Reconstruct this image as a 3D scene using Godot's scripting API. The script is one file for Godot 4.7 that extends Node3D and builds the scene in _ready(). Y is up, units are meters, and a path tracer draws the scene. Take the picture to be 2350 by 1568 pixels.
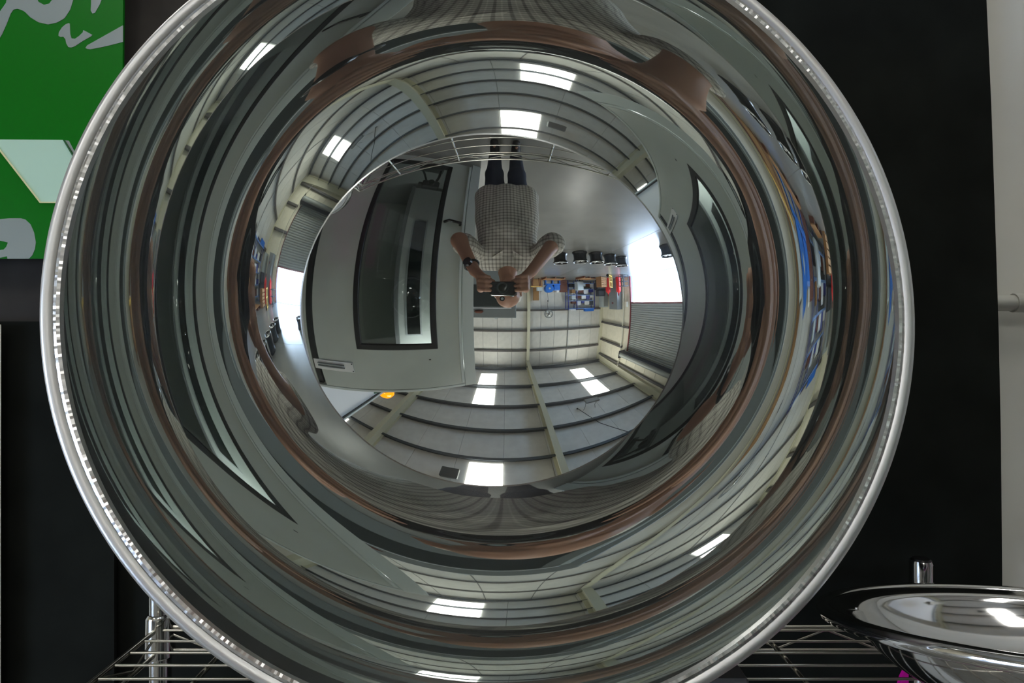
extends Node3D
# A polished hollow hemisphere on a wire shelf mirrors the workshop behind the camera.

const EYE := Vector3(0, 1.6, 0)          # camera position; the photograph is taken level
const FOCAL := 1567.0                    # focal length in pixels of the 2350 x 1568 frame
const R := 0.32                          # radius of the bowl
var M := {}                              # materials
var used := {}
var rng := RandomNumberGenerator.new()
var roof0 := 8.43                        # roof height at z = 0
var roofs := -0.035                      # roof slope along z

func _ready() -> void:
	rng.seed = 7
	var cam := Camera3D.new()
	cam.name = "camera"
	add_child(cam)
	cam.position = EYE
	cam.fov = rad_to_deg(2.0 * atan(784.0 / FOCAL))
	cam.near = 0.01
	cam.far = 200.0
	cam.current = true
	var we := WorldEnvironment.new()
	we.name = "world_environment"
	var env := Environment.new()
	env.background_mode = Environment.BG_SKY
	var sky := Sky.new()
	var sm := ProceduralSkyMaterial.new()
	sm.sky_top_color = Color(0.62, 0.76, 0.95)
	sm.sky_horizon_color = Color(0.93, 0.96, 1.0)
	sm.ground_horizon_color = Color(0.8, 0.8, 0.78)
	sm.ground_bottom_color = Color(0.6, 0.6, 0.58)
	sm.sky_energy_multiplier = 3.2
	sm.ground_energy_multiplier = 2.0
	sky.sky_material = sm
	env.sky = sky
	env.tonemap_mode = Environment.TONE_MAPPER_LINEAR
	env.tonemap_exposure = 2.6
	env.sdfgi_enabled = true
	env.ssao_enabled = true
	env.ssil_enabled = true
	we.environment = env
	add_child(we)
	make_materials()
	build_room()
	build_skylights()
	build_roll_door()
	build_outdoors()
	build_bowl()
	build_shelf()
	build_dish()
	build_backdrop()
	build_booth()
	build_white_cabinet()
	build_second_machine()
	build_person()
	build_floor_wheels()
	build_far_wall_things()
	build_ceiling_things()

# ------------------------------------------------------------------ materials
func mat(key: String, c: Color, rough := 0.6, metal := 0.0, noise := 0.0, nscale := 1.0) -> StandardMaterial3D:
	var m := StandardMaterial3D.new()
	m.albedo_color = c
	m.roughness = rough
	m.metallic = metal
	if noise > 0.0:
		var t := NoiseTexture2D.new()
		t.width = 256
		t.height = 256
		t.seamless = true
		var n := FastNoiseLite.new()
		n.seed = key.hash() % 1000
		n.frequency = 0.02
		n.fractal_octaves = 5
		t.noise = n
		var g := Gradient.new()
		g.set_color(0, Color(1.0 - noise, 1.0 - noise, 1.0 - noise))
		g.set_color(1, Color(1, 1, 1))
		t.color_ramp = g
		m.albedo_texture = t
		m.uv1_triplanar = true
		m.uv1_world_triplanar = true
		m.uv1_scale = Vector3.ONE * nscale
	M[key] = m
	return m

func make_materials() -> void:
	var mi := mat("mirror", Color(0.85, 0.866, 0.857), 0.012, 1.0)
	mi.clearcoat_enabled = true          # thin hazy film of polish
	mi.clearcoat = 0.5
	mi.clearcoat_roughness = 0.34
	mat("dish_mirror", Color(0.86, 0.86, 0.86), 0.085, 1.0)
	mat("lip", Color(0.90, 0.90, 0.90), 0.40, 1.0)
	mat("bead", Color(0.86, 0.86, 0.86), 0.26, 1.0)
	mat("chrome", Color(0.80, 0.80, 0.79), 0.10, 1.0)
	mat("wire", Color(0.80, 0.79, 0.75), 0.25, 1.0)
	mat("black_plastic", Color(0.02, 0.02, 0.022), 0.35)
	mat("black_board", Color(0.105, 0.116, 0.108), 0.85, 0.0, 0.25, 1.5)
	mat("charcoal_board", Color(0.285, 0.275, 0.268), 0.85, 0.0, 0.2, 1.5)
	M["black_board"].metallic_specular = 0.2
	M["charcoal_board"].metallic_specular = 0.3
	mat("green", Color(0.02, 0.44, 0.065), 0.3)
	M["green"].metallic_specular = 0.25
	mat("vinyl", Color(0.55, 0.595, 0.585), 0.3)
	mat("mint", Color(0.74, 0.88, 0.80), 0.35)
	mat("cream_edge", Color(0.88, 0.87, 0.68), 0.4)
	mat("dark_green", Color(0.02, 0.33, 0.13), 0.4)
	mat("wall_paint", Color(0.80, 0.80, 0.77), 0.7, 0.0, 0.06, 0.5)
	mat("wall_panel", Color(0.85, 0.845, 0.81), 0.6, 0.0, 0.06, 0.4)
	mat("wall_cream", Color(0.90, 0.88, 0.79), 0.6, 0.0, 0.06, 0.4)
	mat("roof_panel", Color(0.94, 0.935, 0.91), 0.65, 0.0, 0.06, 0.35)
	mat("seam", Color(0.45, 0.46, 0.46), 0.8)
	mat("purlin", Color(0.26, 0.29, 0.31), 0.5, 0.2)
	mat("girt", Color(0.36, 0.35, 0.34), 0.55, 0.2)
	mat("steel_cream", Color(0.82, 0.81, 0.71), 0.5)
	var fl := mat("concrete", Color(0.50, 0.50, 0.48), 0.32, 0.0, 0.14, 0.25)
	fl.clearcoat_enabled = true
	fl.clearcoat = 0.35
	fl.clearcoat_roughness = 0.22
	mat("asphalt", Color(0.75, 0.74, 0.71), 0.9, 0.0, 0.15, 0.3)
	var bp := mat("booth_paint", Color(0.71, 0.735, 0.70), 0.36, 0.0, 0.05, 0.8)
	bp.clearcoat_enabled = true
	bp.clearcoat = 1.0
	bp.clearcoat_roughness = 0.16
	mat("booth_trim", Color(0.76, 0.79, 0.77), 0.4)
	mat("gasket", Color(0.035, 0.045, 0.045), 0.5)
	mat("booth_white", Color(0.80, 0.84, 0.82), 0.5)
	mat("booth_floor", Color(0.56, 0.60, 0.59), 0.5)
	mat("dark_glass", Color(0.05, 0.07, 0.07), 0.08)
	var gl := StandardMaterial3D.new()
	gl.albedo_color = Color(0.10, 0.15, 0.14, 0.22)     # dark green tint stands in for the shade inside the booth
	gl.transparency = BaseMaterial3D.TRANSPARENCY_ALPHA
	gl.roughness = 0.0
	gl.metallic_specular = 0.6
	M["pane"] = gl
	mat("white_paint", Color(0.86, 0.87, 0.88), 0.4)
	mat("white_plastic", Color(0.85, 0.85, 0.84), 0.35)
	mat("amber", Color(0.95, 0.55, 0.05), 0.15)
	M["amber"].emission_enabled = true
	M["amber"].emission = Color(1.0, 0.50, 0.03)
	M["amber"].emission_energy_multiplier = 0.9
	mat("logo_green", Color(0.10, 0.36, 0.22), 0.4)
	mat("machine_grey", Color(0.50, 0.53, 0.53), 0.45)
	mat("machine_dark", Color(0.17, 0.20, 0.20), 0.3)
	mat("skin", Color(0.66, 0.495, 0.41), 0.55)
	mat("hair", Color(0.86, 0.85, 0.82), 0.8)
	mat("jeans", Color(0.15, 0.19, 0.27), 0.85, 0.0, 0.25, 12.0)
	mat("shoe", Color(0.08, 0.07, 0.07), 0.6)
	make_shirt()
	mat("blue", Color(0.08, 0.42, 0.78), 0.4)
	mat("rack_blue", Color(0.16, 0.20, 0.52), 0.45)
	mat("shelf_blue", Color(0.45, 0.58, 0.78), 0.5)
	mat("red", Color(0.82, 0.09, 0.08), 0.35)
	mat("red_paint", Color(0.42, 0.10, 0.12), 0.5)
	mat("wood", Color(0.72, 0.52, 0.32), 0.75, 0.0, 0.3, 3.0)
	mat("brown", Color(0.40, 0.22, 0.15), 0.7)
	mat("cardboard", Color(0.66, 0.50, 0.32), 0.85, 0.0, 0.15, 3.0)
	mat("yellow_wood", Color(0.82, 0.66, 0.30), 0.6)
	mat("grey_metal", Color(0.56, 0.58, 0.58), 0.45, 0.3)
	mat("pale_grey", Color(0.72, 0.76, 0.76), 0.5)
	mat("dark_grey", Color(0.14, 0.15, 0.17), 0.6)
	mat("tyre_black", Color(0.05, 0.055, 0.065), 0.35)
	mat("slat", Color(0.56, 0.58, 0.56), 0.5, 0.1)
	mat("magenta", Color(0.72, 0.03, 0.55), 0.35)
	mat("stand_grey", Color(0.33, 0.33, 0.34), 0.5)
	mat("conduit", Color(0.72, 0.72, 0.69), 0.35, 0.5)
	mat("paper", Color(0.88, 0.87, 0.83), 0.8)

func make_shirt() -> void:
	var s := 64
	var im := Image.create(s, s, false, Image.FORMAT_RGB8)
	for y in s:
		for x in s:
			var v := 0.70
			var hx := x % 32
			var hy := y % 32
			if hx < 7: v -= 0.20
			if hy < 7: v -= 0.20
			if hx > 18 and hx < 22: v += 0.10
			if hy > 18 and hy < 22: v += 0.10
			im.set_pixel(x, y, Color(v * 1.02, v, v * 0.95))
	var m := StandardMaterial3D.new()
	m.albedo_texture = ImageTexture.create_from_image(im)
	m.roughness = 0.9
	m.uv1_triplanar = true
	m.uv1_scale = Vector3.ONE * 21.0
	M["shirt"] = m

# ------------------------------------------------------------------ nodes
func numbered(n: String) -> String:
	if not used.has(n):
		used[n] = 0
		return n
	used[n] += 1
	return "%s_%03d" % [n, used[n]]

func tag(o: Node3D, label: String, category: String, group := "", kind := "") -> Node3D:
	if label: o.set_meta("label", label)
	if category: o.set_meta("category", category)
	if group: o.set_meta("group", group)
	if kind: o.set_meta("kind", kind)
	return o

func thing(called: String, label: String, category: String, at := Vector3.ZERO, turn := 0.0, group := "") -> Node3D:
	var o := Node3D.new()
	o.name = numbered(called)
	add_child(o)
	o.position = at
	o.rotation.y = turn
	tag(o, label, category, group)
	return o

func mb() -> SurfaceTool:
	var st := SurfaceTool.new()
	st.begin(Mesh.PRIMITIVE_TRIANGLES)
	return st

func obj(called: String, st: SurfaceTool, m: Material, parent: Node3D = null) -> MeshInstance3D:
	var o := MeshInstance3D.new()
	o.mesh = st.commit()
	o.material_override = m
	if parent == null:
		o.name = numbered(called)
		add_child(o)
	else:
		o.name = called
		parent.add_child(o, true)
	return o

func part(called: String, mesh: Mesh, m: Material, parent: Node3D, xf: Transform3D) -> MeshInstance3D:
	var o := MeshInstance3D.new()
	o.mesh = mesh
	o.material_override = m
	o.name = called
	parent.add_child(o, true)
	o.transform = xf
	return o

func struct(called: String, st: SurfaceTool, m: Material, label: String) -> MeshInstance3D:
	var o := obj(called, st, m)
	tag(o, label, called.split("_")[0], "", "structure")
	return o

func copy(o: Node3D, at: Vector3, turn := 0.0, label := "") -> Node3D:
	var c: Node3D = o.duplicate()
	var base := String(o.name)
	if base.length() > 4 and base[base.length() - 4] == "_" and base.right(3).is_valid_int():
		base = base.left(base.length() - 4)
	c.name = numbered(base)
	add_child(c)
	c.position = at
	c.rotation.y = turn
	if label: c.set_meta("label", label)
	return c

# ------------------------------------------------------------------ shapes
func tri(st: SurfaceTool, a: Vector3, b: Vector3, c: Vector3, na: Vector3, nb: Vector3, nc: Vector3) -> void:
	if (b - a).cross(c - a).dot(na + nb + nc) > 0.0:
		var t := b
		b = c
		c = t
		var u := nb
		nb = nc
		nc = u
	st.set_normal(na)
	st.add_vertex(a)
	st.set_normal(nb)
	st.add_vertex(b)
	st.set_normal(nc)
	st.add_vertex(c)

func quad(st: SurfaceTool, a: Vector3, b: Vector3, c: Vector3, d: Vector3, n: Vector3) -> void:
	tri(st, a, b, c, n, n, n)
	tri(st, a, c, d, n, n, n)

func squad(st: SurfaceTool, a: Vector3, b: Vector3, c: Vector3, d: Vector3, na: Vector3, nb: Vector3, nc: Vector3, nd: Vector3) -> void:
	tri(st, a, b, c, na, nb, nc)
	tri(st, a, c, d, na, nc, nd)

func bx(st: SurfaceTool, c: Vector3, s: Vector3, bev := 0.0, basis := Basis.IDENTITY) -> void:
	var h := s * 0.5
	bev = minf(bev, minf(h.x, minf(h.y, h.z)) * 0.9)
	var axes := [Vector3(1, 0, 0), Vector3(0, 1, 0), Vector3(0, 0, 1)]
	for k in 3:
		var u: int = (k + 1) % 3
		var w: int = (k + 2) % 3
		for sg in [-1.0, 1.0]:
			var n: Vector3 = axes[k] * sg
			var o: Vector3 = n * h[k]
			var du: Vector3 = axes[u] * (h[u] - bev)
			var dw: Vector3 = axes[w] * (h[w] - bev)
			quad(st, c + basis * (o - du - dw), c + basis * (o + du - dw), c + basis * (o + du + dw), c + basis * (o - du + dw), basis * n)
	if bev <= 0.0:
		return
	for k in 3:
		var u: int = (k + 1) % 3
		var w: int = (k + 2) % 3
		for su in [-1.0, 1.0]:
			for sw in [-1.0, 1.0]:
				var a: Vector3 = axes[u] * su
				var b: Vector3 = axes[w] * sw
				var dk: Vector3 = axes[k] * (h[k] - bev)
				var p: Vector3 = a * h[u] + b * (h[w] - bev)
				var q: Vector3 = a * (h[u] - bev) + b * h[w]
				quad(st, c + basis * (p - dk), c + basis * (p + dk), c + basis * (q + dk), c + basis * (q - dk), basis * (a + b).normalized())
	for sx in [-1.0, 1.0]:
		for sy in [-1.0, 1.0]:
			for sz in [-1.0, 1.0]:
				var n := Vector3(sx, sy, sz)
				var p := Vector3(sx * h.x, sy * (h.y - bev), sz * (h.z - bev))
				var q := Vector3(sx * (h.x - bev), sy * h.y, sz * (h.z - bev))
				var r := Vector3(sx * (h.x - bev), sy * (h.y - bev), sz * h.z)
				var nn := basis * n.normalized()
				tri(st, c + basis * p, c + basis * q, c + basis * r, nn, nn, nn)

func boxobj(called: String, c: Vector3, s: Vector3, m: Material, parent: Node3D = null, bev := 0.004) -> MeshInstance3D:
	var st := mb()
	bx(st, c, s, bev)
	return obj(called, st, m, parent)

func across(d: Vector3) -> Vector3:
	var a := Vector3.UP if absf(d.y) < 0.9 else Vector3.RIGHT
	return d.cross(a).normalized()

func cyl(st: SurfaceTool, a: Vector3, b: Vector3, ra: float, rb: float, n := 16, caps := true) -> void:
	var d := (b - a).normalized()
	var u := across(d)
	var v := d.cross(u)
	for i in n:
		var t0 := TAU * i / n
		var t1 := TAU * (i + 1) / n
		var n0 := u * cos(t0) + v * sin(t0)
		var n1 := u * cos(t1) + v * sin(t1)
		squad(st, a + n0 * ra, a + n1 * ra, b + n1 * rb, b + n0 * rb, n0, n1, n1, n0)
		if caps:
			if ra > 0.0: tri(st, a, a + n0 * ra, a + n1 * ra, -d, -d, -d)
			if rb > 0.0: tri(st, b, b + n0 * rb, b + n1 * rb, d, d, d)

func tube(st: SurfaceTool, pts: Array, r: float, n := 8, closed := false) -> void:
	var rings := []
	var count := pts.size()
	var up := Vector3.ZERO
	for i in count:
		var p0: Vector3 = pts[(i - 1 + count) % count] if closed or i > 0 else pts[i]
		var p1: Vector3 = pts[(i + 1) % count] if closed or i < count - 1 else pts[i]
		var d := (p1 - p0).normalized()
		var u := across(d) if up == Vector3.ZERO else (up - d * up.dot(d)).normalized()
		up = u
		var v := d.cross(u)
		var ring := []
		for k in n:
			ring.append(u * cos(TAU * k / n) + v * sin(TAU * k / n))
		rings.append(ring)
	for i in (count if closed else count - 1):
		var j := (i + 1) % count
		for k in n:
			var l := (k + 1) % n
			squad(st, pts[i] + rings[i][k] * r, pts[i] + rings[i][l] * r, pts[j] + rings[j][l] * r, pts[j] + rings[j][k] * r, rings[i][k], rings[i][l], rings[j][l], rings[j][k])
	if not closed:
		for e in [0, count - 1]:
			var q: int = 1 if e == 0 else count - 2
			var d: Vector3 = (pts[e] - pts[q]).normalized()
			for k in n:
				tri(st, pts[e], pts[e] + rings[e][k] * r, pts[e] + rings[e][(k + 1) % n] * r, d, d, d)

# profile: points (radius, height) from one end to the other, turned about xf's y axis
func lathe(st: SurfaceTool, prof: Array, n: int, xf := Transform3D.IDENTITY, flip := 1.0) -> void:
	var norms := []
	for i in prof.size():
		var a: Vector2 = prof[maxi(i - 1, 0)]
		var b: Vector2 = prof[mini(i + 1, prof.size() - 1)]
		var t := (b - a).normalized()
		norms.append(Vector2(t.y, -t.x) * flip)
	for i in prof.size() - 1:
		for k in n:
			var c0 := cos(TAU * k / n)
			var s0 := sin(TAU * k / n)
			var c1 := cos(TAU * (k + 1) / n)
			var s1 := sin(TAU * (k + 1) / n)
			var p: Vector2 = prof[i]
			var q: Vector2 = prof[i + 1]
			var m: Vector2 = norms[i]
			var w: Vector2 = norms[i + 1]
			squad(st, xf * Vector3(p.x * c0, p.y, p.x * s0), xf * Vector3(p.x * c1, p.y, p.x * s1), xf * Vector3(q.x * c1, q.y, q.x * s1), xf * Vector3(q.x * c0, q.y, q.x * s0),
				xf.basis * Vector3(m.x * c0, m.y, m.x * s0), xf.basis * Vector3(m.x * c1, m.y, m.x * s1), xf.basis * Vector3(w.x * c1, w.y, w.x * s1), xf.basis * Vector3(w.x * c0, w.y, w.x * s0))

# flat outline in the xy plane of xf, thickness along +z
func prism(st: SurfaceTool, poly: PackedVector2Array, depth: float, xf := Transform3D.IDENTITY) -> void:
	if Geometry2D.is_polygon_clockwise(poly):
		poly.reverse()
	var ids := Geometry2D.triangulate_polygon(poly)
	for i in range(0, ids.size(), 3):
		for e in [[0.0, -1.0], [depth, 1.0]]:
			var n := xf.basis * Vector3(0, 0, e[1])
			var v := []
			for k in 3:
				var p := poly[ids[i + k]]
				v.append(xf * Vector3(p.x, p.y, e[0]))
			tri(st, v[0], v[1], v[2], n, n, n)
	for i in poly.size():
		var p := poly[i]
		var q := poly[(i + 1) % poly.size()]
		var n := xf.basis * Vector3(q.y - p.y, p.x - q.x, 0).normalized()
		quad(st, xf * Vector3(p.x, p.y, 0), xf * Vector3(q.x, q.y, 0), xf * Vector3(q.x, q.y, depth), xf * Vector3(p.x, p.y, depth), n)

# bones: [a, b, ra, rb]; a smooth union of tapered capsules meshed as surface nets
func nets(st: SurfaceTool, bones: Array, cell: float, k: float) -> void:
	var lo := Vector3.ONE * 1e9
	var hi := Vector3.ONE * -1e9
	for b in bones:
		var r: float = maxf(b[2], b[3]) + 4.0 / k
		for e in 2:
			var p: Vector3 = b[e]
			lo = lo.min(p - Vector3.ONE * r)
			hi = hi.max(p + Vector3.ONE * r)
	var nx := int((hi.x - lo.x) / cell) + 3
	var ny := int((hi.y - lo.y) / cell) + 3
	var nz := int((hi.z - lo.z) / cell) + 3
	var f := PackedFloat32Array()
	f.resize(nx * ny * nz)
	for b in bones:
		var a: Vector3 = b[0]
		var ab: Vector3 = b[1] - a
		var ra: float = b[2]
		var dr: float = b[3] - ra
		var l2 := maxf(ab.length_squared(), 1e-9)
		var r: float = maxf(b[2], b[3]) + 4.0 / k
		var p0: Vector3 = (a.min(b[1]) - Vector3.ONE * r - lo) / cell
		var p1: Vector3 = (a.max(b[1]) + Vector3.ONE * r - lo) / cell
		for z in range(maxi(0, int(p0.z)), mini(nz - 1, int(p1.z) + 1) + 1):
			for y in range(maxi(0, int(p0.y)), mini(ny - 1, int(p1.y) + 1) + 1):
				var row := (z * ny + y) * nx
				for x in range(maxi(0, int(p0.x)), mini(nx - 1, int(p1.x) + 1) + 1):
					var p := lo + Vector3(x, y, z) * cell - a
					var t := clampf(p.dot(ab) / l2, 0.0, 1.0)
					f[row + x] += exp(-k * ((p - ab * t).length() - ra - dr * t))
	var total := f.size()
	for i in total:
		f[i] = -log(f[i] + 1e-12) / k
	var at := PackedInt32Array()
	at.resize(total)
	at.fill(-1)
	var verts := PackedVector3Array()
	var norms := PackedVector3Array()
	var sx := 1
	var sy := nx
	var sz := nx * ny
	var corner := [0, sx, sy, sx + sy, sz, sx + sz, sy + sz, sx + sy + sz]
	var edges := [[0, 1], [2, 3], [4, 5], [6, 7], [0, 2], [1, 3], [4, 6], [5, 7], [0, 4], [1, 5], [2, 6], [3, 7]]
	for z in nz - 1:
		for y in ny - 1:
			for x in nx - 1:
				var i := (z * ny + y) * nx + x
				var neg := 0
				for c in corner:
					if f[i + c] < 0.0: neg += 1
				if neg == 0 or neg == 8:
					continue
				var s := Vector3.ZERO
				var cnt := 0
				for e in edges:
					var fa := f[i + corner[e[0]]]
					var fb := f[i + corner[e[1]]]
					if (fa < 0.0) != (fb < 0.0):
						var t := fa / (fa - fb)
						var ca := Vector3(e[0] & 1, (e[0] >> 1) & 1, e[0] >> 2)
						var cb := Vector3(e[1] & 1, (e[1] >> 1) & 1, e[1] >> 2)
						s += ca.lerp(cb, t)
						cnt += 1
				s /= cnt
				at[i] = verts.size()
				verts.append(lo + (Vector3(x, y, z) + s) * cell)
				var g := Vector3(
					f[i + 1] + f[i + 1 + sy] + f[i + 1 + sz] + f[i + 1 + sy + sz] - f[i] - f[i + sy] - f[i + sz] - f[i + sy + sz],
					f[i + sy] + f[i + sy + 1] + f[i + sy + sz] + f[i + sy + 1 + sz] - f[i] - f[i + 1] - f[i + sz] - f[i + 1 + sz],
					f[i + sz] + f[i + sz + 1] + f[i + sz + sy] + f[i + sz + sy + 1] - f[i] - f[i + 1] - f[i + sy] - f[i + 1 + sy])
				norms.append(g.normalized())
	for z in range(1, nz - 1):
		for y in range(1, ny - 1):
			for x in range(1, nx - 1):
				var i := (z * ny + y) * nx + x
				var inside := f[i] < 0.0
				for ax in 3:
					var step: int = [sx, sy, sz][ax]
					if inside == (f[i + step] < 0.0):
						continue
					var u: int = [sy, sz, sx][ax]
					var w: int = [sz, sx, sy][ax]
					var q := [at[i], at[i - u], at[i - u - w], at[i - w]]
					if q[0] < 0 or q[1] < 0 or q[2] < 0 or q[3] < 0:
						continue
					squad(st, verts[q[0]], verts[q[1]], verts[q[2]], verts[q[3]], norms[q[0]], norms[q[1]], norms[q[2]], norms[q[3]])

# ------------------------------------------------------------------ the workshop
func roof_y(z: float) -> float:
	return roof0 + roofs * z

func panel_mesh(s: Vector3, bev := 0.012) -> ArrayMesh:
	var st := mb()
	bx(st, Vector3.ZERO, s, bev)
	return st.commit()

const X0 := -9.0
const X1 := 12.6
const Z0 := -1.0          # the partition behind the shelf
const ZB := -9.4          # the hall goes on behind it
const Z1 := 13.1
const DZ0 := 3.4          # roll door opening along z
const DZ1 := 8.8
const DH := 5.75

func build_room() -> void:
	# floor: slabs with narrow joints on a base
	var st := mb()
	bx(st, Vector3((X0 + X1) / 2, -0.18, (ZB + Z1) / 2), Vector3(X1 - X0 + 0.6, 0.3, Z1 - ZB + 0.6))
	var fl := struct("floor", st, M.seam, "grey polished concrete floor with thin joints")
	var sx := 5.4
	var sz := 4.5
	var pm := panel_mesh(Vector3(sx - 0.008, 0.03, sz - 0.008), 0.003)
	for i in 4:
		for j in 5:
			part("slab", pm, M.concrete, fl, Transform3D(Basis.IDENTITY, Vector3(X0 + sx * (i + 0.5), -0.015, ZB + sz * (j + 0.5))))
	# walls
	var h := 8.85
	st = mb()
	bx(st, Vector3((X0 + X1) / 2, 1.55, Z0 - 0.1), Vector3(X1 - X0, 3.1, 0.2))
	struct("wall_front", st, M.wall_paint, "plain pale grey painted partition wall behind the shelf")
	st = mb()
	bx(st, Vector3((X0 + X1) / 2, h / 2, ZB - 0.1), Vector3(X1 - X0 + 0.4, h, 0.2))
	struct("wall_end", st, M.wall_panel, "white insulated wall closing the hall beyond the partition")
	st = mb()
	bx(st, Vector3((X0 + X1) / 2, h / 2, Z1 + 0.12), Vector3(X1 - X0 + 0.4, h, 0.2))
	var wr := struct("wall_rear", st, M.seam, "white insulated metal wall with dark horizontal girts at the far end")
	var wpm := panel_mesh(Vector3(1.178, 8.0, 0.03), 0.006)
	for i in 18:
		part("wall_panel", wpm, M.wall_panel, wr, Transform3D(Basis.IDENTITY, Vector3(X0 + 1.2 * (i + 0.5), 4.0, Z1 + 0.005)))
	for y in [2.55, 4.35, 6.2]:
		st = mb()
		bx(st, Vector3((X0 + X1) / 2, y, Z1 - 0.10), Vector3(X1 - X0, 0.16, 0.18), 0.01)
		obj("girt", st, M.girt, wr)
	for x in [-1.95, 5.25]:
		st = mb()
		bx(st, Vector3(x, 4.0, Z1 - 0.30), Vector3(0.24, 8.0, 0.03))
		bx(st, Vector3(x, 4.0, Z1 - 0.06), Vector3(0.24, 8.0, 0.03))
		bx(st, Vector3(x, 4.0, Z1 - 0.18), Vector3(0.02, 8.0, 0.24))
		obj("column", st, M.steel_cream, wr)
	# left wall with the door opening
	st = mb()
	bx(st, Vector3(X0 - 0.12, h / 2, (ZB + DZ0) / 2 - 0.1), Vector3(0.2, h, DZ0 - ZB + 0.2))
	bx(st, Vector3(X0 - 0.12, h / 2, (Z1 + DZ1) / 2 + 0.1), Vector3(0.2, h, Z1 - DZ1 + 0.2))
	bx(st, Vector3(X0 - 0.12, (h + DH) / 2, (DZ0 + DZ1) / 2), Vector3(0.2, h - DH, DZ1 - DZ0))
	var wl := struct("wall_left", st, M.seam, "cream metal wall with the tall rolling door opening")
	var w1 := panel_mesh(Vector3(0.03, 8.2, 1.06), 0.006)
	for i in 4:
		part("wall_panel", w1, M.wall_cream, wl, Transform3D(Basis.IDENTITY, Vector3(X0 - 0.005, 4.1, DZ1 + 0.02 + 1.075 * (i + 0.5))))
		part("wall_panel", w1, M.wall_cream, wl, Transform3D(Basis.IDENTITY, Vector3(X0 - 0.005, 4.1, Z0 + 0.02 + 1.09 * (i + 0.5))))
	var w2 := panel_mesh(Vector3(0.03, 8.3 - DH, 1.06), 0.006)
	for i in 5:
		part("wall_panel", w2, M.wall_cream, wl, Transform3D(Basis.IDENTITY, Vector3(X0 - 0.005, (8.3 + DH) / 2, DZ0 + 1.08 * (i + 0.5))))
	for seg in [[3.9, DZ1 + 0.1, Z1], [5.6, DZ1 + 0.75, Z1], [7.1, Z0, Z1], [3.9, Z0, DZ0 - 0.1], [5.6, Z0, DZ0 - 0.7]]:
		st = mb()
		bx(st, Vector3(X0 + 0.10, seg[0], (seg[1] + seg[2]) / 2), Vector3(0.18, 0.15, seg[2] - seg[1]), 0.01)
		obj("girt", st, M.girt, wl)
	st = mb()
	bx(st, Vector3(X0 + 0.14, 4.0, Z1 - 0.14), Vector3(0.26, 8.0, 0.26), 0.01)
	obj("column", st, M.steel_cream, wl)
	st = mb()
	bx(st, Vector3(X0 + 0.14, 3.75, DZ1 + 0.85), Vector3(0.1, 7.4, 0.1), 0.01)
	obj("door_post", st, M.wall_cream, wl)
	st = mb()
	bx(st, Vector3(X1 + 0.1, h / 2, (ZB + Z1) / 2), Vector3(0.2, h, Z1 - ZB + 0.4))
	struct("wall_right", st, M.wall_panel, "white insulated wall on the machine side")
	# roof: backing, insulation panels, purlins, rafters
	st = mb()
	var tilt := Basis(Vector3.RIGHT, -atan(roofs))
	var mid := (ZB + Z1) / 2
	bx(st, Vector3((X0 + X1) / 2, roof_y(mid) + 0.16, mid), Vector3(X1 - X0 + 0.8, 0.2, Z1 - ZB + 0.8), 0.0, tilt)
	var ce := struct("ceiling", st, M.seam, "white insulated metal roof with dark purlins and cream rafters")
	var pz := [-9.4, -7.4, -5.4, -3.8, -2.1, -0.35, 1.5, 3.35, 5.2, 7.25, 9.6, 12.7]
	for j in range(pz.size() - 1):
		var a: float = pz[j]
		var b: float = pz[j + 1]
		if j == pz.size() - 2: b = Z1
		var rm := panel_mesh(Vector3(1.79, 0.04, b - a - 0.01), 0.008)
		for i in 12:
			var x := X0 + 1.8 * (i + 0.5)
			part("roof_panel", rm, M.roof_panel, ce, Transform3D(tilt, Vector3(x, roof_y((a + b) / 2) + 0.03, (a + b) / 2)))
	for j in range(1, pz.size()):
		st = mb()
		var y := roof_y(pz[j])
		bx(st, Vector3((X0 + X1) / 2, y - 0.15, pz[j]), Vector3(X1 - X0, 0.30, 0.03))
		bx(st, Vector3((X0 + X1) / 2, y - 0.295, pz[j] - 0.06), Vector3(X1 - X0, 0.014, 0.15))
		bx(st, Vector3((X0 + X1) / 2, y - 0.01, pz[j] + 0.04), Vector3(X1 - X0, 0.012, 0.09))
		obj("purlin", st, M.purlin, ce)
	for x in [-1.95, 5.25, X0 + 0.12]:
		st = mb()
		var w := 0.26
		for e in [[0.0, 0.03], [0.6, 0.03]]:
			var d: float = e[0]
			var y0 := roof_y(ZB) - 0.22 - d * 0.7
			var y1 := roof_y(Z1) - 0.22 - d
			var c := Vector3(x, (y0 + y1) / 2, mid)
			var l := Vector2(Z1 - ZB, y1 - y0).length()
			bx(st, c, Vector3(w, 0.03, l), 0.0, Basis(Vector3.RIGHT, -atan2(y1 - y0, Z1 - ZB)))
		var q0 := Vector3(x, roof_y(ZB) - 0.22, ZB)
		var q1 := Vector3(x, roof_y(Z1) - 0.22, Z1)
		for s in [-0.01, 0.01]:
			quad(st, q0 + Vector3(s, 0, 0), q1 + Vector3(s, 0, 0), q1 + Vector3(s, -0.6, 0), q0 + Vector3(s, -0.42, 0), Vector3(signf(s), 0, 0))
		obj("rafter", st, M.steel_cream, ce)

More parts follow.
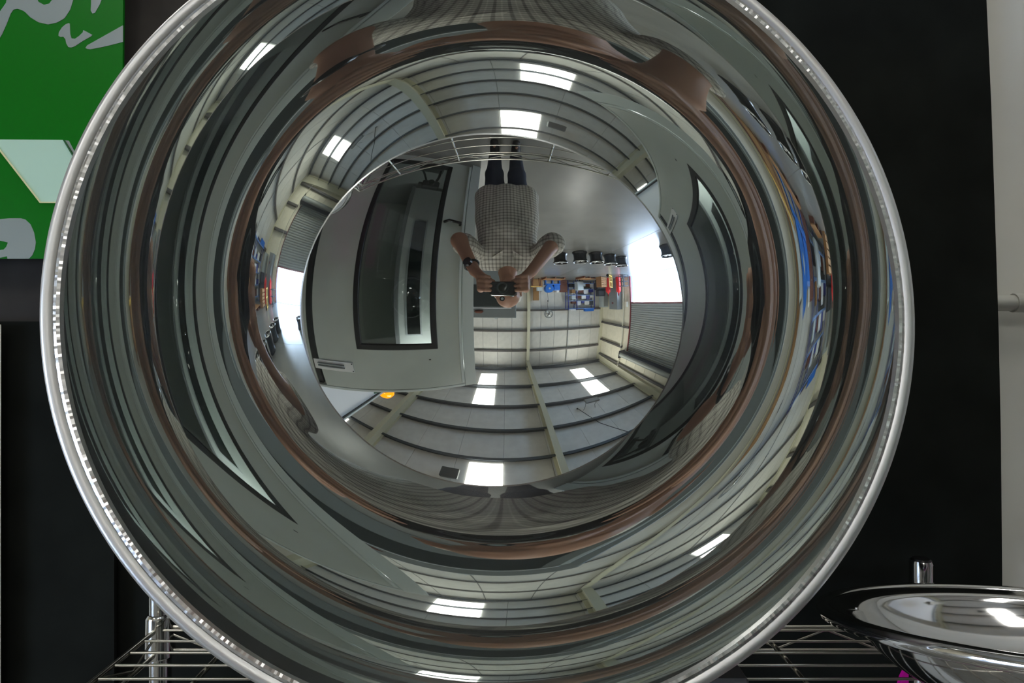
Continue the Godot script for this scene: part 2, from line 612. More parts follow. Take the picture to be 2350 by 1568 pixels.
func build_skylights() -> void:
	var lm := StandardMaterial3D.new()
	lm.albedo_color = Color(0.9, 0.92, 0.94)
	lm.emission_enabled = true
	lm.emission = Color(1.0, 0.99, 0.97)
	lm.emission_energy_multiplier = 2.2
	var bays := [
		[0.62, 1.85, 7.35, 9.5, "skylight pane over the middle bay beside the far rafter"],
		[0.62, 1.85, 9.7, 11.9, "skylight pane over the middle bay next to the far wall"],
		[-6.85, -5.5, 7.35, 9.5, "skylight pane near the rolling door wall, inner one of the pair"],
		[-6.85, -5.5, 9.7, 11.9, "skylight pane near the rolling door wall, next to the far wall"],
		[0.03, 1.28, 1.6, 3.2, "bright skylight pane high above the person"],
		[0.03, 1.28, -0.25, 1.4, "bright skylight pane above the shelf with the bowl"],
		[7.7, 9.0, 7.35, 9.5, "skylight pane beyond the second rafter, inner one of the pair"],
		[7.7, 9.0, 9.7, 11.9, "skylight pane beyond the second rafter, next to the far wall"],
		[7.7, 9.0, 1.6, 3.2, "skylight pane beyond the second rafter, above the white cabinet"],
		[0.03, 1.28, -5.3, -3.9, "added unseen skylight pane beyond the partition, over the middle bay"],  # panes beyond the partition are added out of view to light the booth front
		[0.03, 1.28, -7.3, -5.5, "added unseen skylight pane beyond the partition, over the middle bay, farther one"],
		[-6.85, -5.5, -3.7, -2.2, "added unseen skylight pane beyond the partition, on the rolling door side"],
		[-6.85, -5.5, -5.3, -3.9, "added unseen skylight pane beyond the partition, on the rolling door side, farther one"],
	]
	var tilt := Basis(Vector3.RIGHT, -atan(roofs))
	for b in bays:
		var c := Vector3((b[0] + b[1]) / 2, 0, (b[2] + b[3]) / 2)
		c.y = roof_y(c.z) - 0.012
		var s := Vector3(b[1] - b[0], 0.03, b[3] - b[2])
		var t := thing("skylight", b[4], "skylight", c, 0.0, "translucent skylight panes in the roof")
		var st := mb()
		bx(st, Vector3.ZERO, s, 0.004, tilt)
		obj("light_pane", st, lm, t)
		var l := AreaLight3D.new()
		l.name = "daylight"
		t.add_child(l)
		l.position = Vector3(0, -0.03, 0)
		l.rotation_degrees = Vector3(-90, 0, 0)
		l.area_size = Vector2(s.x, s.z)
		l.area_normalize_energy = false
		l.light_energy = 1.6
		l.light_color = Color(1.0, 0.985, 0.955)
		l.light_size = 1.0
		l.shadow_enabled = true
		l.area_range = 40.0

func build_roll_door() -> void:
	var t := thing("door_1", "half raised ribbed grey steel rolling door", "door", Vector3(X0 + 0.02, 0, (DZ0 + DZ1) / 2))
	t.set_meta("kind", "structure")
	var w := DZ1 - DZ0
	var st := mb()
	var prof := PackedVector2Array([Vector2(0, 0.0), Vector2(0.03, 0.018), Vector2(0.045, 0.07), Vector2(0.03, 0.12), Vector2(0.0, 0.150), Vector2(-0.008, 0.154), Vector2(-0.008, 0)])
	prism(st, prof, w - 0.1, Transform3D(Basis(Vector3.RIGHT, Vector3.UP, Vector3.BACK), Vector3(0, 0, -(w - 0.1) / 2)))
	var sm := st.commit()
	var y := 2.02
	while y < 5.8:
		part("slat", sm, M.slat, t, Transform3D(Basis.IDENTITY, Vector3(0.06, y, 0)))
		y += 0.15
	st = mb()
	bx(st, Vector3(0.07, 1.98, 0), Vector3(0.06, 0.09, w - 0.08), 0.005)
	obj("bottom_bar", st, M.red_paint, t)
	for s in [-1.0, 1.0]:
		st = mb()
		bx(st, Vector3(0.08, DH / 2, s * (w / 2 - 0.02)), Vector3(0.12, DH, 0.12), 0.005)
		obj("guide_rail", st, M.red_paint, t)
	st = mb()
	cyl(st, Vector3(0.34, 6.05, -w / 2 - 0.35), Vector3(0.34, 6.05, w / 2 + 0.35), 0.24, 0.24, 20)
	obj("barrel", st, M.slat, t)
	for s in [-1.0, 1.0]:
		st = mb()
		bx(st, Vector3(0.32, 6.05, s * (w / 2 + 0.38)), Vector3(0.6, 0.62, 0.04), 0.005)
		obj("bracket", st, M.dark_grey, t)
	st = mb()
	bx(st, Vector3(0.35, 5.83, 0), Vector3(0.52, 0.05, w + 0.6), 0.005)
	obj("hood", st, M.dark_grey, t)
	st = mb()
	cyl(st, Vector3(0.34, 6.05, w / 2 + 0.4), Vector3(0.34, 6.05, w / 2 + 0.62), 0.12, 0.12, 14)
	obj("motor", st, M.grey_metal, t)

func build_outdoors() -> void:
	var st := mb()
	bx(st, Vector3(X0 - 20.3, -0.16, 6), Vector3(40, 0.3, 80))
	struct("floor_yard", st, M.asphalt, "sunlit pale concrete yard outside the rolling door")
	var t := thing("van", "white van parked in the sunlit yard outside the door", "van", Vector3(-16.5, 0, 4.6), 0.35)
	st = mb()
	prism(st, PackedVector2Array([Vector2(-2.4, 0.45), Vector2(2.3, 0.45), Vector2(2.35, 1.1), Vector2(1.7, 1.25), Vector2(1.1, 2.1), Vector2(-2.35, 2.15)]), 1.8, Transform3D(Basis.IDENTITY, Vector3(0, 0, -0.9)))
	obj("body", st, M.white_paint, t)
	for z in [-0.93, 0.91]:
		st = mb()
		prism(st, PackedVector2Array([Vector2(0.55, 1.3), Vector2(1.55, 1.3), Vector2(1.05, 1.95), Vector2(0.55, 1.95)]), 0.02, Transform3D(Basis.IDENTITY, Vector3(0, 0, z)))
		obj("side_window", st, M.dark_glass, t)
		for x in [-1.5, 1.5]:
			st = mb()
			cyl(st, Vector3(x, 0.36, z - 0.06), Vector3(x, 0.36, z + 0.08), 0.36, 0.36, 20)
			obj("wheel", st, M.tyre_black, t)

# ------------------------------------------------------------------ the bowl
func frame(tx: float, ty: float, psi := 0.0) -> Array:
	var n := Vector3(tan(tx), tan(ty), 1.0).normalized()
	var u := Vector3.UP.cross(n).normalized()
	var v := n.cross(u)
	return [u * cos(psi) + v * sin(psi), v * cos(psi) - u * sin(psi), n]

func build_bowl() -> void:
	# a very slightly oval hollow hemisphere: centre, own axes, and the plane of its rim
	var dist := 1.6835
	var c := Vector3((1152.0549 - 1175.0) / FOCAL, -(674.4976 - 784.0) / FOCAL, -1.0) * dist * R + EYE
	var ax := frame(0.0279, 0.3006, -0.0246)
	var sc := [1.0, 0.9769, 0.9544]
	var rn: Vector3 = frame(0.0966, 0.1236)[2]
	var zc := 0.0381
	var m := Vector3(ax[0].dot(rn) * sc[0], ax[1].dot(rn) * sc[1], ax[2].dot(rn) * sc[2])
	var cut := zc / m.length()
	m = m.normalized()
	var mu := Vector3.UP.cross(m).normalized()
	var mv := m.cross(mu)
	var top := acos(-cut)
	var base := c + Vector3(0, -0.33, 0)
	var t := thing("mirror_bowl", "large mirror polished metal hemisphere standing on edge on the wire shelf", "bowl", base)
	var pt := func(phi: float, th: float, grow: float) -> Array:
		var q := -m * cos(th) + (mu * cos(phi) + mv * sin(phi)) * sin(th)
		var p: Vector3 = ax[0] * (q.x * sc[0]) + ax[1] * (q.y * sc[1]) + ax[2] * (q.z * sc[2])
		var n: Vector3 = (ax[0] * (q.x / sc[0]) + ax[1] * (q.y / sc[1]) + ax[2] * (q.z / sc[2])).normalized()
		return [p * R + n * grow + c - base, n]
	var na := 300
	var nt := 128
	for shell in [[0.0, -1.0, "inner_surface"], [0.006, 1.0, "outer_shell"]]:
		var grow: float = shell[0]
		var sg: float = shell[1]
		if sg > 0.0:
			na = 160
			nt = 50
		var vs := PackedVector3Array()
		var ns := PackedVector3Array()
		var ids := PackedInt32Array()
		for j in nt + 1:
			for i in na + 1:
				var e: Array = pt.call(TAU * i / na, maxf(top * j / nt, 0.0005), grow)
				vs.append(e[0])
				ns.append(e[1] * sg)
		for j in nt:
			for i in na:
				var a := j * (na + 1) + i
				var b := a + 1
				var d := a + na + 1
				var e := d + 1
				var tris := [a, b, e, a, e, d]
				var far := (vs[b] - vs[a]).cross(vs[e] - vs[a])
				if far.length_squared() < 1e-14: far = (vs[e] - vs[a]).cross(vs[d] - vs[a])
				if far.dot(ns[e]) > 0.0: tris = [a, e, b, a, d, e]
				ids.append_array(PackedInt32Array(tris))
		var arr := []
		arr.resize(Mesh.ARRAY_MAX)
		arr[Mesh.ARRAY_VERTEX] = vs
		arr[Mesh.ARRAY_NORMAL] = ns
		arr[Mesh.ARRAY_INDEX] = ids
		var am := ArrayMesh.new()
		am.add_surface_from_arrays(Mesh.PRIMITIVE_TRIANGLES, arr)
		part(shell[2], am, M.mirror if sg < 0.0 else M.lip, t, Transform3D.IDENTITY)
	# rim: a thin machined bead next to the mirror, then a satin rounded lip
	var nl := 960
	var prof := [[0.0, 0.0], [0.0007, 0.0042], [0.0030, 0.0048], [0.0052, 0.0042]]
	var lipp := [[0.0052, 0.0030], [0.0075, 0.0052], [0.0110, 0.0060], [0.0138, 0.0048], [0.0152, 0.0020], [0.0152, -0.0040], [0.0120, -0.0080], [0.0055, -0.0090]]
	for which in 2:
		var pr: Array = prof if which == 0 else lipp
		var st := mb()
		var rows := []
		for i in nl + 1:
			var e: Array = pt.call(TAU * (i % nl) / nl, top, 0.0)
			var p: Vector3 = e[0]
			var out: Vector3 = (e[1] - rn * e[1].dot(rn)).normalized()
			var row := []
			for k in pr.size():
				var wob := 0.0
				if which == 0 and k > 0: wob = (rng.randf() - 0.5) * 0.00028 if i < nl else 0.0
				row.append(p + out * (pr[k][0]) + rn * (pr[k][1] + wob))
			var nrm := []
			for k in pr.size():
				var a: Array = pr[maxi(k - 1, 0)]
				var b: Array = pr[mini(k + 1, pr.size() - 1)]
				var tg := Vector2(b[0] - a[0], b[1] - a[1]).normalized()
				nrm.append((out * -tg.y + rn * tg.x).normalized())
			rows.append([row, nrm])
		rows[nl] = rows[0]
		for i in nl:
			for k in pr.size() - 1:
				var A: Array = rows[i]
				var B: Array = rows[i + 1]
				if which == 0:
					var fn: Vector3 = (B[0][k] - A[0][k]).cross(A[0][k + 1] - A[0][k]).normalized()
					if fn.dot(A[1][k]) < 0.0: fn = -fn
					quad(st, A[0][k], B[0][k], B[0][k + 1], A[0][k + 1], fn)
				else:
					squad(st, A[0][k], B[0][k], B[0][k + 1], A[0][k + 1], A[1][k], B[1][k], B[1][k + 1], A[1][k + 1])
		obj("rim_bead" if which == 0 else "rim_lip", st, M.bead if which == 0 else M.lip, t)
	# cradle under the bowl
	var s := thing("bowl_cradle", "dark grey flat plate cradle under the large mirror bowl", "stand", Vector3(0, 1.256, -0.69))
	var st2 := mb()
	bx(st2, Vector3(0.03, 0.042, 0), Vector3(0.36, 0.006, 0.172), 0.002)
	obj("plate", st2, M.stand_grey, s)
	for x in [-0.12, 0.18]:
		st2 = mb()
		bx(st2, Vector3(x, 0.0215, 0), Vector3(0.02, 0.035, 0.15), 0.002)
		obj("foot", st2, M.stand_grey, s)

# ------------------------------------------------------------------ the wire shelf
const SY := 1.256        # top of the wires
func build_shelf() -> void:
	var xl := -0.425
	var xr := 0.494
	var zb := -0.825
	var zf := -0.345
	var t := thing("wire_shelf", "chrome wire shelving unit carrying the two polished bowls", "shelf", Vector3(0, 0, -0.59))
	var off := Vector3(0, 0, 0.59)
	for z in [zb, zf]:
		for x in [xl, xr]:
			if z == zf:
				continue
			var st := mb()
			var topy := SY + 0.08 if x > 0 else SY + 0.095
			cyl(st, Vector3(x, 0.03, z) + off, Vector3(x, topy - 0.035, z) + off, 0.0127, 0.0127, 24)
			var po := obj("post", st, M.chrome, t)
			for k in 12:
				var gy := topy - 0.035 - 0.0508 * k
				st = mb()
				cyl(st, Vector3(x, gy - 0.0012, z) + off, Vector3(x, gy + 0.0012, z) + off, 0.01305, 0.01305, 24)
				obj("groove_ring", st, M.chrome, po)
			st = mb()
			cyl(st, Vector3(x, topy - 0.0345, z) + off, Vector3(x, topy - 0.004, z) + off, 0.0127, 0.0127, 24)
			cyl(st, Vector3(x, topy - 0.004, z) + off, Vector3(x, topy, z) + off, 0.0132, 0.0115, 24)
			obj("cap", st, M.chrome, po)
			st = mb()
			cyl(st, Vector3(x, topy, z) + off, Vector3(x, topy + 0.002, z) + off, 0.0118, 0.0095, 24)
			obj("cap_disc", st, M.black_plastic, po)
			for y in [SY, 0.55]:
				st = mb()
				lathe(st, [Vector2(0.0155, -0.036), Vector2(0.0175, -0.034), Vector2(0.0165, 0.012), Vector2(0.0135, 0.016)], 24, Transform3D(Basis.IDENTITY, Vector3(x, y, z) + off))
				obj("collar", st, M.chrome, po)
			st = mb()
			cyl(st, Vector3(x, 0, z) + off, Vector3(x, 0.03, z) + off, 0.016, 0.014, 16)
			obj("levelling_foot", st, M.black_plastic, po)
	for y in [SY, 0.55]:
		# thin wires along the shelf
		var n := 17
		for i in n:
			var z := zb + 0.012 + (zf - zb - 0.012) * i / (n - 1.0)
			if i == n - 1: continue
			var st := mb()
			tube(st, [Vector3(xl + 0.004, y, z) + off, Vector3(xr - 0.004, y, z) + off], 0.0016, 8)
			obj("wire", st, M.wire, t)
		# trusses: two rails with a zigzag wire, along front, back and sides
		for side in [[Vector3(xl, y, zf), Vector3(xr, y, zf)], [Vector3(xl, y, zb), Vector3(xr, y, zb)], [Vector3(xl, y, zb), Vector3(xl, y, zf)], [Vector3(xr, y, zb), Vector3(xr, y, zf)]]:
			var a: Vector3 = side[0] + off + Vector3(0, -0.001, 0)
			var b: Vector3 = side[1] + off + Vector3(0, -0.001, 0)
			var dn := Vector3(0, -0.028, 0)
			for e in [Vector3.ZERO, dn]:
				var st := mb()
				tube(st, [a + e, b + e], 0.0029, 8)
				obj("rail", st, M.wire, t)
			var k := int((b - a).length() / 0.055)
			var zig := []
			for i in k + 1:
				zig.append(a.lerp(b, float(i) / k) + (Vector3(0, -0.003, 0) if i % 2 == 0 else dn + Vector3(0, 0.003, 0)))
			var st2 := mb()
			tube(st2, zig, 0.0017, 6)
			obj("zigzag_wire", st2, M.wire, t)
		for x in [-0.325, -0.13, 0.11, 0.30]:
			var st := mb()
			tube(st, [Vector3(x, y - 0.0045, zb) + off, Vector3(x, y - 0.0045, zf) + off], 0.0028, 8)
			obj("cross_bar", st, M.wire, t)
	# front legs of the unit, set inwards under the lower shelf
	for x in [xl, xr]:
		var st := mb()
		cyl(st, Vector3(x, 0, zf) + off, Vector3(x, SY - 0.035, zf) + off, 0.0127, 0.0127, 20)
		obj("post", st, M.chrome, t)
	# the magenta thing on the lower shelf
	for b in [[0.60, 0.16, "narrow magenta board with a rounded corner leaning behind the chrome post"], [1.12, 0.36, "wide magenta board leaning on the bare wall beside the shelf"]]:
		var w: float = b[1] / 2
		var p := thing("magenta_board", b[2], "board", Vector3(b[0], 0.0, -0.925))
		var poly := PackedVector2Array([Vector2(-w, 0.02), Vector2(w, 0.02), Vector2(w, 1.185)])
		for k in 9:
			var an := PI / 2 + PI / 2 * k / 8.0
			poly.append(Vector2(-w + 0.06 + cos(an) * 0.06, 1.125 + sin(an) * 0.06))
		var st3 := mb()
		prism(st3, poly, 0.006)
		obj("panel", st3, M.magenta, p)
		for x in [-w * 0.6, w * 0.6]:
			st3 = mb()
			bx(st3, Vector3(x, 0.01, 0.01), Vector3(0.05, 0.02, 0.05), 0.003)
			obj("foot", st3, M.black_plastic, p)

# ------------------------------------------------------------------ the second, shallow dish
func build_dish() -> void:
	var c := Vector3(0.468, 1.6 - 0.244, -0.6)
	var n := Vector3(0.004, 1.0, tan(-0.19)).normalized()
	var x := Vector3.RIGHT - n * n.x
	x = x.normalized()
	var xf := Transform3D(Basis(x, n, x.cross(n)), Vector3.ZERO)
	var t := thing("shallow_dish", "smaller shallow chrome dish with rolled rim, lying face up on the shelf", "dish", c - Vector3(0, 0.10, 0))
	xf.origin = Vector3(0, 0.10, 0)
	var prof := []
	for i in 30:
		var f := i / 29.0 * 1.35
		prof.append(Vector2(maxf(0.154 * sin(f), 0.0005), -0.086 * cos(f) + 0.010))
	for e in [[0.153, -0.0055], [0.157, -0.003], [0.163, -0.001], [0.172, 0.0]]:
		prof.append(Vector2(e[0], e[1]))
	var st := mb()
	lathe(st, prof, 128, xf, -1.0)
	obj("inner_surface", st, M.dish_mirror, t)
	var ou := []
	for p in prof:
		ou.append(Vector2(p.x + 0.0, p.y - 0.004))
	st = mb()
	lathe(st, ou, 96, xf, 1.0)
	obj("outer_shell", st, M.dish_mirror, t)
	st = mb()
	lathe(st, [Vector2(0.1715, 0.0), Vector2(0.174, 0.003), Vector2(0.178, 0.0035), Vector2(0.182, 0.0015), Vector2(0.184, -0.003), Vector2(0.182, -0.0085), Vector2(0.176, -0.0105), Vector2(0.171, -0.008)], 128, xf, -1.0)
	obj("rolled_rim", st, M.dish_mirror, t)
	var s := thing("dish_stand", "grey slanted plate stand under the shallow chrome dish", "stand", Vector3(0.45, SY + 0.003, -0.6))
	for e in [[-0.045, -1.0], [0.09, 1.0]]:
		st = mb()
		prism(st, PackedVector2Array([Vector2(e[0] - 0.035 * e[1], 0.010), Vector2(e[0] - 0.012 * e[1], 0.009), Vector2(e[0] + 0.03 * e[1], 0.0), Vector2(e[0] - 0.02 * e[1], 0.0)]), 0.08, Transform3D(Basis.IDENTITY, Vector3(0, 0, -0.02)))
		obj("leg", st, M.stand_grey, s)

# ------------------------------------------------------------------ boards, sign and pipe on the wall behind
func px(x: float, y: float, d: float) -> Vector2:
	return Vector2((x - 1175.0) / FOCAL * d, 1.6 - (y - 784.0) / FOCAL * d)

func flat(called: String, pts: Array, d: float, thick: float, m: Material, parent: Node3D, off: Vector3) -> MeshInstance3D:
	var poly := PackedVector2Array()
	for p in pts:
		var q := px(p[0], p[1], d)
		poly.append(q - Vector2(off.x, off.y))
	var st := mb()
	prism(st, poly, thick, Transform3D(Basis.IDENTITY, Vector3(0, 0, -d - thick - off.z)))
	return obj(called, st, m, parent)

func build_backdrop() -> void:
	var z := Vector3.ZERO
	var o := flat("foam_board", [[-160, -400], [-160, 1240], [1250, 1240], [1250, -400]], 0.975, 0.006, M.charcoal_board, null, z)
	tag(o, "charcoal foam board leaning on the wall behind the green sign", "board")
	o = flat("foam_board", [[1240, -420], [2252, -420], [2264, 0], [2275, 240], [2283, 480], [2292, 760], [2297, 1000], [2300, 1320], [2300, 2300], [1240, 2300]], 0.955, 0.006, M.black_board, null, z)
	tag(o, "tall black foam board ending at the bare grey wall", "board")
	o = flat("foam_board", [[-200, 738], [-200, 2300], [262, 2300], [262, 738]], 0.945, 0.006, M.black_board, null, z)
	tag(o, "black foam board beside the pale card strip", "board")
	o = flat("foam_board", [[262, 745], [262, 2300], [1300, 2300], [1300, 745]], 0.962, 0.006, M.black_board, null, z)
	tag(o, "black foam board standing behind the large mirror bowl", "board")
	o = flat("card_strip", [[-120, 745], [-120, 2000], [0, 2000], [1, 745]], 0.925, 0.0015, M.paper, null, z)
	tag(o, "narrow pale card standing in front of the black board", "card")
	# the green sign, its letters, and a reflection painted on in mint
	var d := 0.915
	var t := thing("green_sign", "glossy green sign with cut silver script letters and a painted mint reflection", "sign", Vector3(-0.6, 1.71, -d))
	var f := t.position
	flat("panel", [[-420, -420], [286, -420], [281, 190], [281, 594], [-420, 594]], d, 0.004, M.green, t, f)
	var k := 300.0 / 1568.0
	var e := d - 0.0005
	var L := [
		[[-60, 60], [0, 26], [14, 6], [22, -60], [84, -60], [80, -12], [88, 4], [101, 11], [113, 8], [122, -4], [126, -60], [172, -60], [169, -4], [161, 22], [148, 42], [130, 52], [110, 56], [88, 51], [70, 40], [57, 27], [50, 23], [40, 20], [31, 22], [25, 30], [16, 53], [5, 78], [-4, 92], [-60, 150]],
		[[208, -60], [209, 8], [208, 24], [212, 31], [218, 29], [229, 10], [240, -20], [244, -60]],
		[[157, 53], [160, 54], [161, 78], [164, 88], [172, 89], [182, 82], [190, 74], [191, 69], [199, 73], [212, 80], [208, 84], [190, 94], [172, 106], [163, 109], [157, 108], [152, 100], [150, 90], [145, 84], [139, 85], [134, 82], [135, 74], [142, 63], [150, 56]],
		[[196, 110], [200, 104], [216, 95], [250, 76], [282, 58], [282, 96], [256, 103], [230, 109], [207, 113], [200, 112]],
		[[-60, 505], [0, 503], [22, 501], [48, 501], [58, 504], [70, 515], [78, 534], [82, 556], [80, 572], [74, 586], [66, 594], [17, 594], [16, 588], [8, 590], [-10, 594], [-60, 594], [-60, 575], [-2, 574], [8, 573], [14, 567], [18, 557], [8, 554], [-4, 552], [-60, 552]],
	]
	for l in L:
		flat("letter", l, e, 0.0012, M.vinyl, t, f)
	flat("mint_reflection", [[-19, 320], [146, 321], [176, 372], [176, 464], [92, 464], [0, 346]], e, 0.0012, M.mint, t, f)  # reflection on the gloss, laid on as flat colour with its edge and line
	flat("reflection_edge", [[-19, 319], [1, 344], [93, 463], [176, 463], [176, 466], [91, 466], [-1, 347], [-21, 321]], e - 0.0015, 0.0008, M.cream_edge, t, f)
	flat("reflection_line", [[144, 321], [147, 321], [178, 372], [175, 374]], e - 0.0015, 0.0008, M.dark_green, t, f)
	flat("letter", [[149, 322], [158, 323], [180, 366], [180, 371]], e, 0.0012, M.vinyl, t, f)
	flat("letter", [[119, 498], [125, 498], [128, 508], [124, 505]], e, 0.0012, M.mint, t, f)
	# conduit on the bare wall
	var p := thing("wall_conduit", "pale horizontal conduit pipe with coupling on the bare wall", "pipe", Vector3(0.95, 1.655, -0.975))
	var st := mb()
	cyl(st, Vector3(-0.45, 0, 0), Vector3(2.5, 0, 0), 0.0115, 0.0115, 20)
	obj("pipe", st, M.conduit, p)
	st = mb()
	cyl(st, Vector3(-0.235, 0, 0), Vector3(-0.20, 0, 0), 0.0135, 0.0135, 20)
	obj("coupling", st, M.conduit, p)
	st = mb()
	bx(st, Vector3(-0.12, 0.018, -0.008), Vector3(0.12, 0.012, 0.03), 0.002)
	obj("bracket", st, M.white_plastic, p)

# ------------------------------------------------------------------ the tall booth beside the photographer
func build_booth() -> void:
	var a := deg_to_rad(33.0)
	var c := Vector3(-0.0079, 1.6377, -0.5387)
	var o := Vector3(c.x + 1.3 * sin(a), 0, c.z + 1.3 * cos(a))
	var t := thing("test_booth", "tall grey green steel booth with a black framed glass door", "booth", o, a)
	# local x = towards the wall side, local z = into the booth
	var dep := 1.15
	var st := mb()
	bx(st, Vector3(1.10, 1.26, dep / 2), Vector3(0.04, 2.52, dep), 0.004)
	obj("side_wall", st, M.booth_paint, t)
	st = mb()
	bx(st, Vector3(-0.49, 1.26, dep / 2), Vector3(0.03, 2.52, dep - 0.03), 0.004)
	obj("side_wall", st, M.booth_paint, t)
	st = mb()
	bx(st, Vector3(0.3, 1.26, dep), Vector3(1.64, 2.52, 0.04), 0.004)
	obj("back_wall", st, M.booth_paint, t)
	st = mb()
	bx(st, Vector3(0.3, 2.50, dep / 2 + 0.02), Vector3(1.62, 0.03, dep - 0.04), 0.004)
	obj("roof", st, M.booth_paint, t)
	st = mb()
	bx(st, Vector3(0.3, 0.03, dep / 2 + 0.02), Vector3(1.60, 0.06, dep - 0.06), 0.004)
	obj("floor_plate", st, M.booth_floor, t)
	# front frame
	st = mb()
	bx(st, Vector3(-0.455, 1.26, 0.0), Vector3(0.105, 2.52, 0.05), 0.004)
	obj("frame_post", st, M.booth_trim, t)
	st = mb()
	bx(st, Vector3(0.35, 2.505, 0.0), Vector3(1.5, 0.028, 0.05), 0.004)
	obj("frame_head", st, M.booth_trim, t)
	st = mb()
	bx(st, Vector3(1.055, 1.245, 0.03), Vector3(0.07, 2.49, 0.04), 0.004)
	obj("dark_jamb", st, M.gasket, t)
	# door leaf with its opening
	var wl := 0.525
	var wr := -0.172
	var wt := 2.085
	var wb := 0.16
	var dl := 0.97
	var drr := -0.395
	var dtop := 2.485
	var door := Node3D.new()
	door.name = "door"
	t.add_child(door)
	st = mb()
	bx(st, Vector3((wl + dl) / 2, (0.06 + dtop) / 2, -0.01), Vector3(dl - wl, dtop - 0.06, 0.03))
	bx(st, Vector3((wr + drr) / 2, (0.06 + dtop) / 2, -0.01), Vector3(wr - drr, dtop - 0.06, 0.03))
	bx(st, Vector3((wl + wr) / 2, (wt + dtop) / 2, -0.01), Vector3(wl - wr, dtop - wt, 0.03))
	bx(st, Vector3((wl + wr) / 2, (wb + 0.06) / 2, -0.01), Vector3(wl - wr, wb - 0.06, 0.03))
	obj("leaf", st, M.booth_paint, door)
	st = mb()
	var g := 0.05
	bx(st, Vector3(wl - g / 2 + 0.005, (wt + wb) / 2, -0.02), Vector3(g, wt - wb + 0.01, 0.035), 0.005)
	bx(st, Vector3(wr + g / 2 - 0.005, (wt + wb) / 2, -0.02), Vector3(g, wt - wb + 0.01, 0.035), 0.005)
	bx(st, Vector3((wl + wr) / 2, wt - g / 2 + 0.005, -0.02), Vector3(wl - wr + 0.01, g, 0.035), 0.005)
	bx(st, Vector3((wl + wr) / 2, wb + g / 2 - 0.005, -0.02), Vector3(wl - wr + 0.01, g, 0.035), 0.005)
	obj("window_gasket", st, M.gasket, door)
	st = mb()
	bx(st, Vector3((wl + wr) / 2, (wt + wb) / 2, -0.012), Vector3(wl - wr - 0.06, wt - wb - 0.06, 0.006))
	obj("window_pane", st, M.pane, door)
	st = mb()
	bx(st, Vector3(-0.378, 1.27, -0.028), Vector3(0.022, 2.40, 0.012), 0.003)
	obj("edge_strip", st, M.booth_trim, door)
	st = mb()
	bx(st, Vector3(-0.10, 2.19, -0.026), Vector3(0.018, 0.008, 0.004))
	obj("slot", st, M.gasket, door)
	st = mb()
	tube(st, [Vector3(-0.35, 0.93, -0.026), Vector3(-0.34, 0.93, -0.07), Vector3(-0.23, 0.925, -0.08), Vector3(-0.20, 0.92, -0.026)], 0.014, 10)
	obj("pull_handle", st, M.black_plastic, door)
	# sliding bracket handle
	st = mb()
	bx(st, Vector3(0.82, 2.265, -0.032), Vector3(0.44, 0.095, 0.012), 0.003)
	var hd := obj("bracket_handle", st, M.white_plastic, door)
	for y in [2.25, 2.275]:
		st = mb()
		bx(st, Vector3(0.84, y, -0.046), Vector3(0.30, 0.010, 0.016), 0.002)
		obj("track", st, M.machine_grey, hd)
	for p in [Vector2(0.61, 2.23), Vector2(0.61, 2.30)]:
		st = mb()
		cyl(st, Vector3(p.x, p.y, -0.038), Vector3(p.x, p.y, -0.042), 0.006, 0.006, 10)
		obj("screw", st, M.dark_grey, hd)
	# inside: added white panel with dark window, standing for a reflection in the glass
	var inner := Node3D.new()
	inner.name = "mirrored_wall"
	t.add_child(inner)
	var dz := 0.55
	st = mb()
	bx(st, Vector3(-0.13, 1.27, dz), Vector3(0.60, 2.3, 0.03), 0.004)
	obj("mirrored_leaf", st, M.booth_white, inner)
	st = mb()
	bx(st, Vector3(0.195, 1.27, dz - 0.01), Vector3(0.05, 2.3, 0.06), 0.004)
	obj("mirrored_edge", st, M.machine_grey, inner)
	st = mb()
	bx(st, Vector3(-0.005, 1.37, dz - 0.02), Vector3(0.185, 1.44, 0.012), 0.003)
	obj("mirrored_window_frame", st, M.pale_grey, inner)
	st = mb()
	bx(st, Vector3(-0.005, 1.37, dz - 0.028), Vector3(0.15, 1.40, 0.006), 0.002)
	obj("mirrored_window", st, M.dark_glass, inner)
	# added lamp with no known source, brightens the booth interior
	st = mb()
	bx(st, Vector3(-0.14, 2.46, 0.36), Vector3(0.5, 0.03, 0.05), 0.004)
	var lampm := StandardMaterial3D.new()
	lampm.albedo_color = Color(0.9, 0.9, 0.9)
	lampm.emission_enabled = true
	lampm.emission = Color(0.95, 1.0, 1.0)
	lampm.emission_energy_multiplier = 1.0
	obj("added_lamp", st, lampm, t)
	var l := AreaLight3D.new()
	l.name = "added_lamp_light"
	t.add_child(l)
	l.position = Vector3(-0.14, 2.44, 0.36)
	l.rotation_degrees = Vector3(-90, 0, 0)
	l.area_size = Vector2(0.5, 0.05)
	l.area_normalize_energy = true
	l.light_energy = 0.26
	l.area_range = 10.0
	l.shadow_enabled = true
	# camera on a two-armed mount, set inside to stand for a glass reflection
	var b := t.transform
	var k := thing("mirrored_camera", "small black camera on two jointed arms, standing in for a window reflection", "camera", b * Vector3(0.0, 0.06, 0.12), a)
	st = mb()
	bx(st, Vector3(0, 0.32, 0), Vector3(0.19, 0.11, 0.07), 0.015)
	var bo := obj("body", st, M.machine_dark, k)
	st = mb()
	cyl(st, Vector3(0.0, 0.32, -0.035), Vector3(0, 0.32, -0.07), 0.036, 0.033, 20)
	obj("lens", st, M.black_plastic, bo)
	st = mb()
	bx(st, Vector3(0.115, 0.335, -0.01), Vector3(0.05, 0.04, 0.05), 0.006)
	obj("knob", st, M.machine_dark, bo)
	st = mb()
	tube(st, [Vector3(0.16, 0.0, 0.05), Vector3(0.10, 0.13, 0.03), Vector3(0.05, 0.26, 0.02)], 0.013, 8)
	obj("arm", st, M.machine_dark, k)
	st = mb()
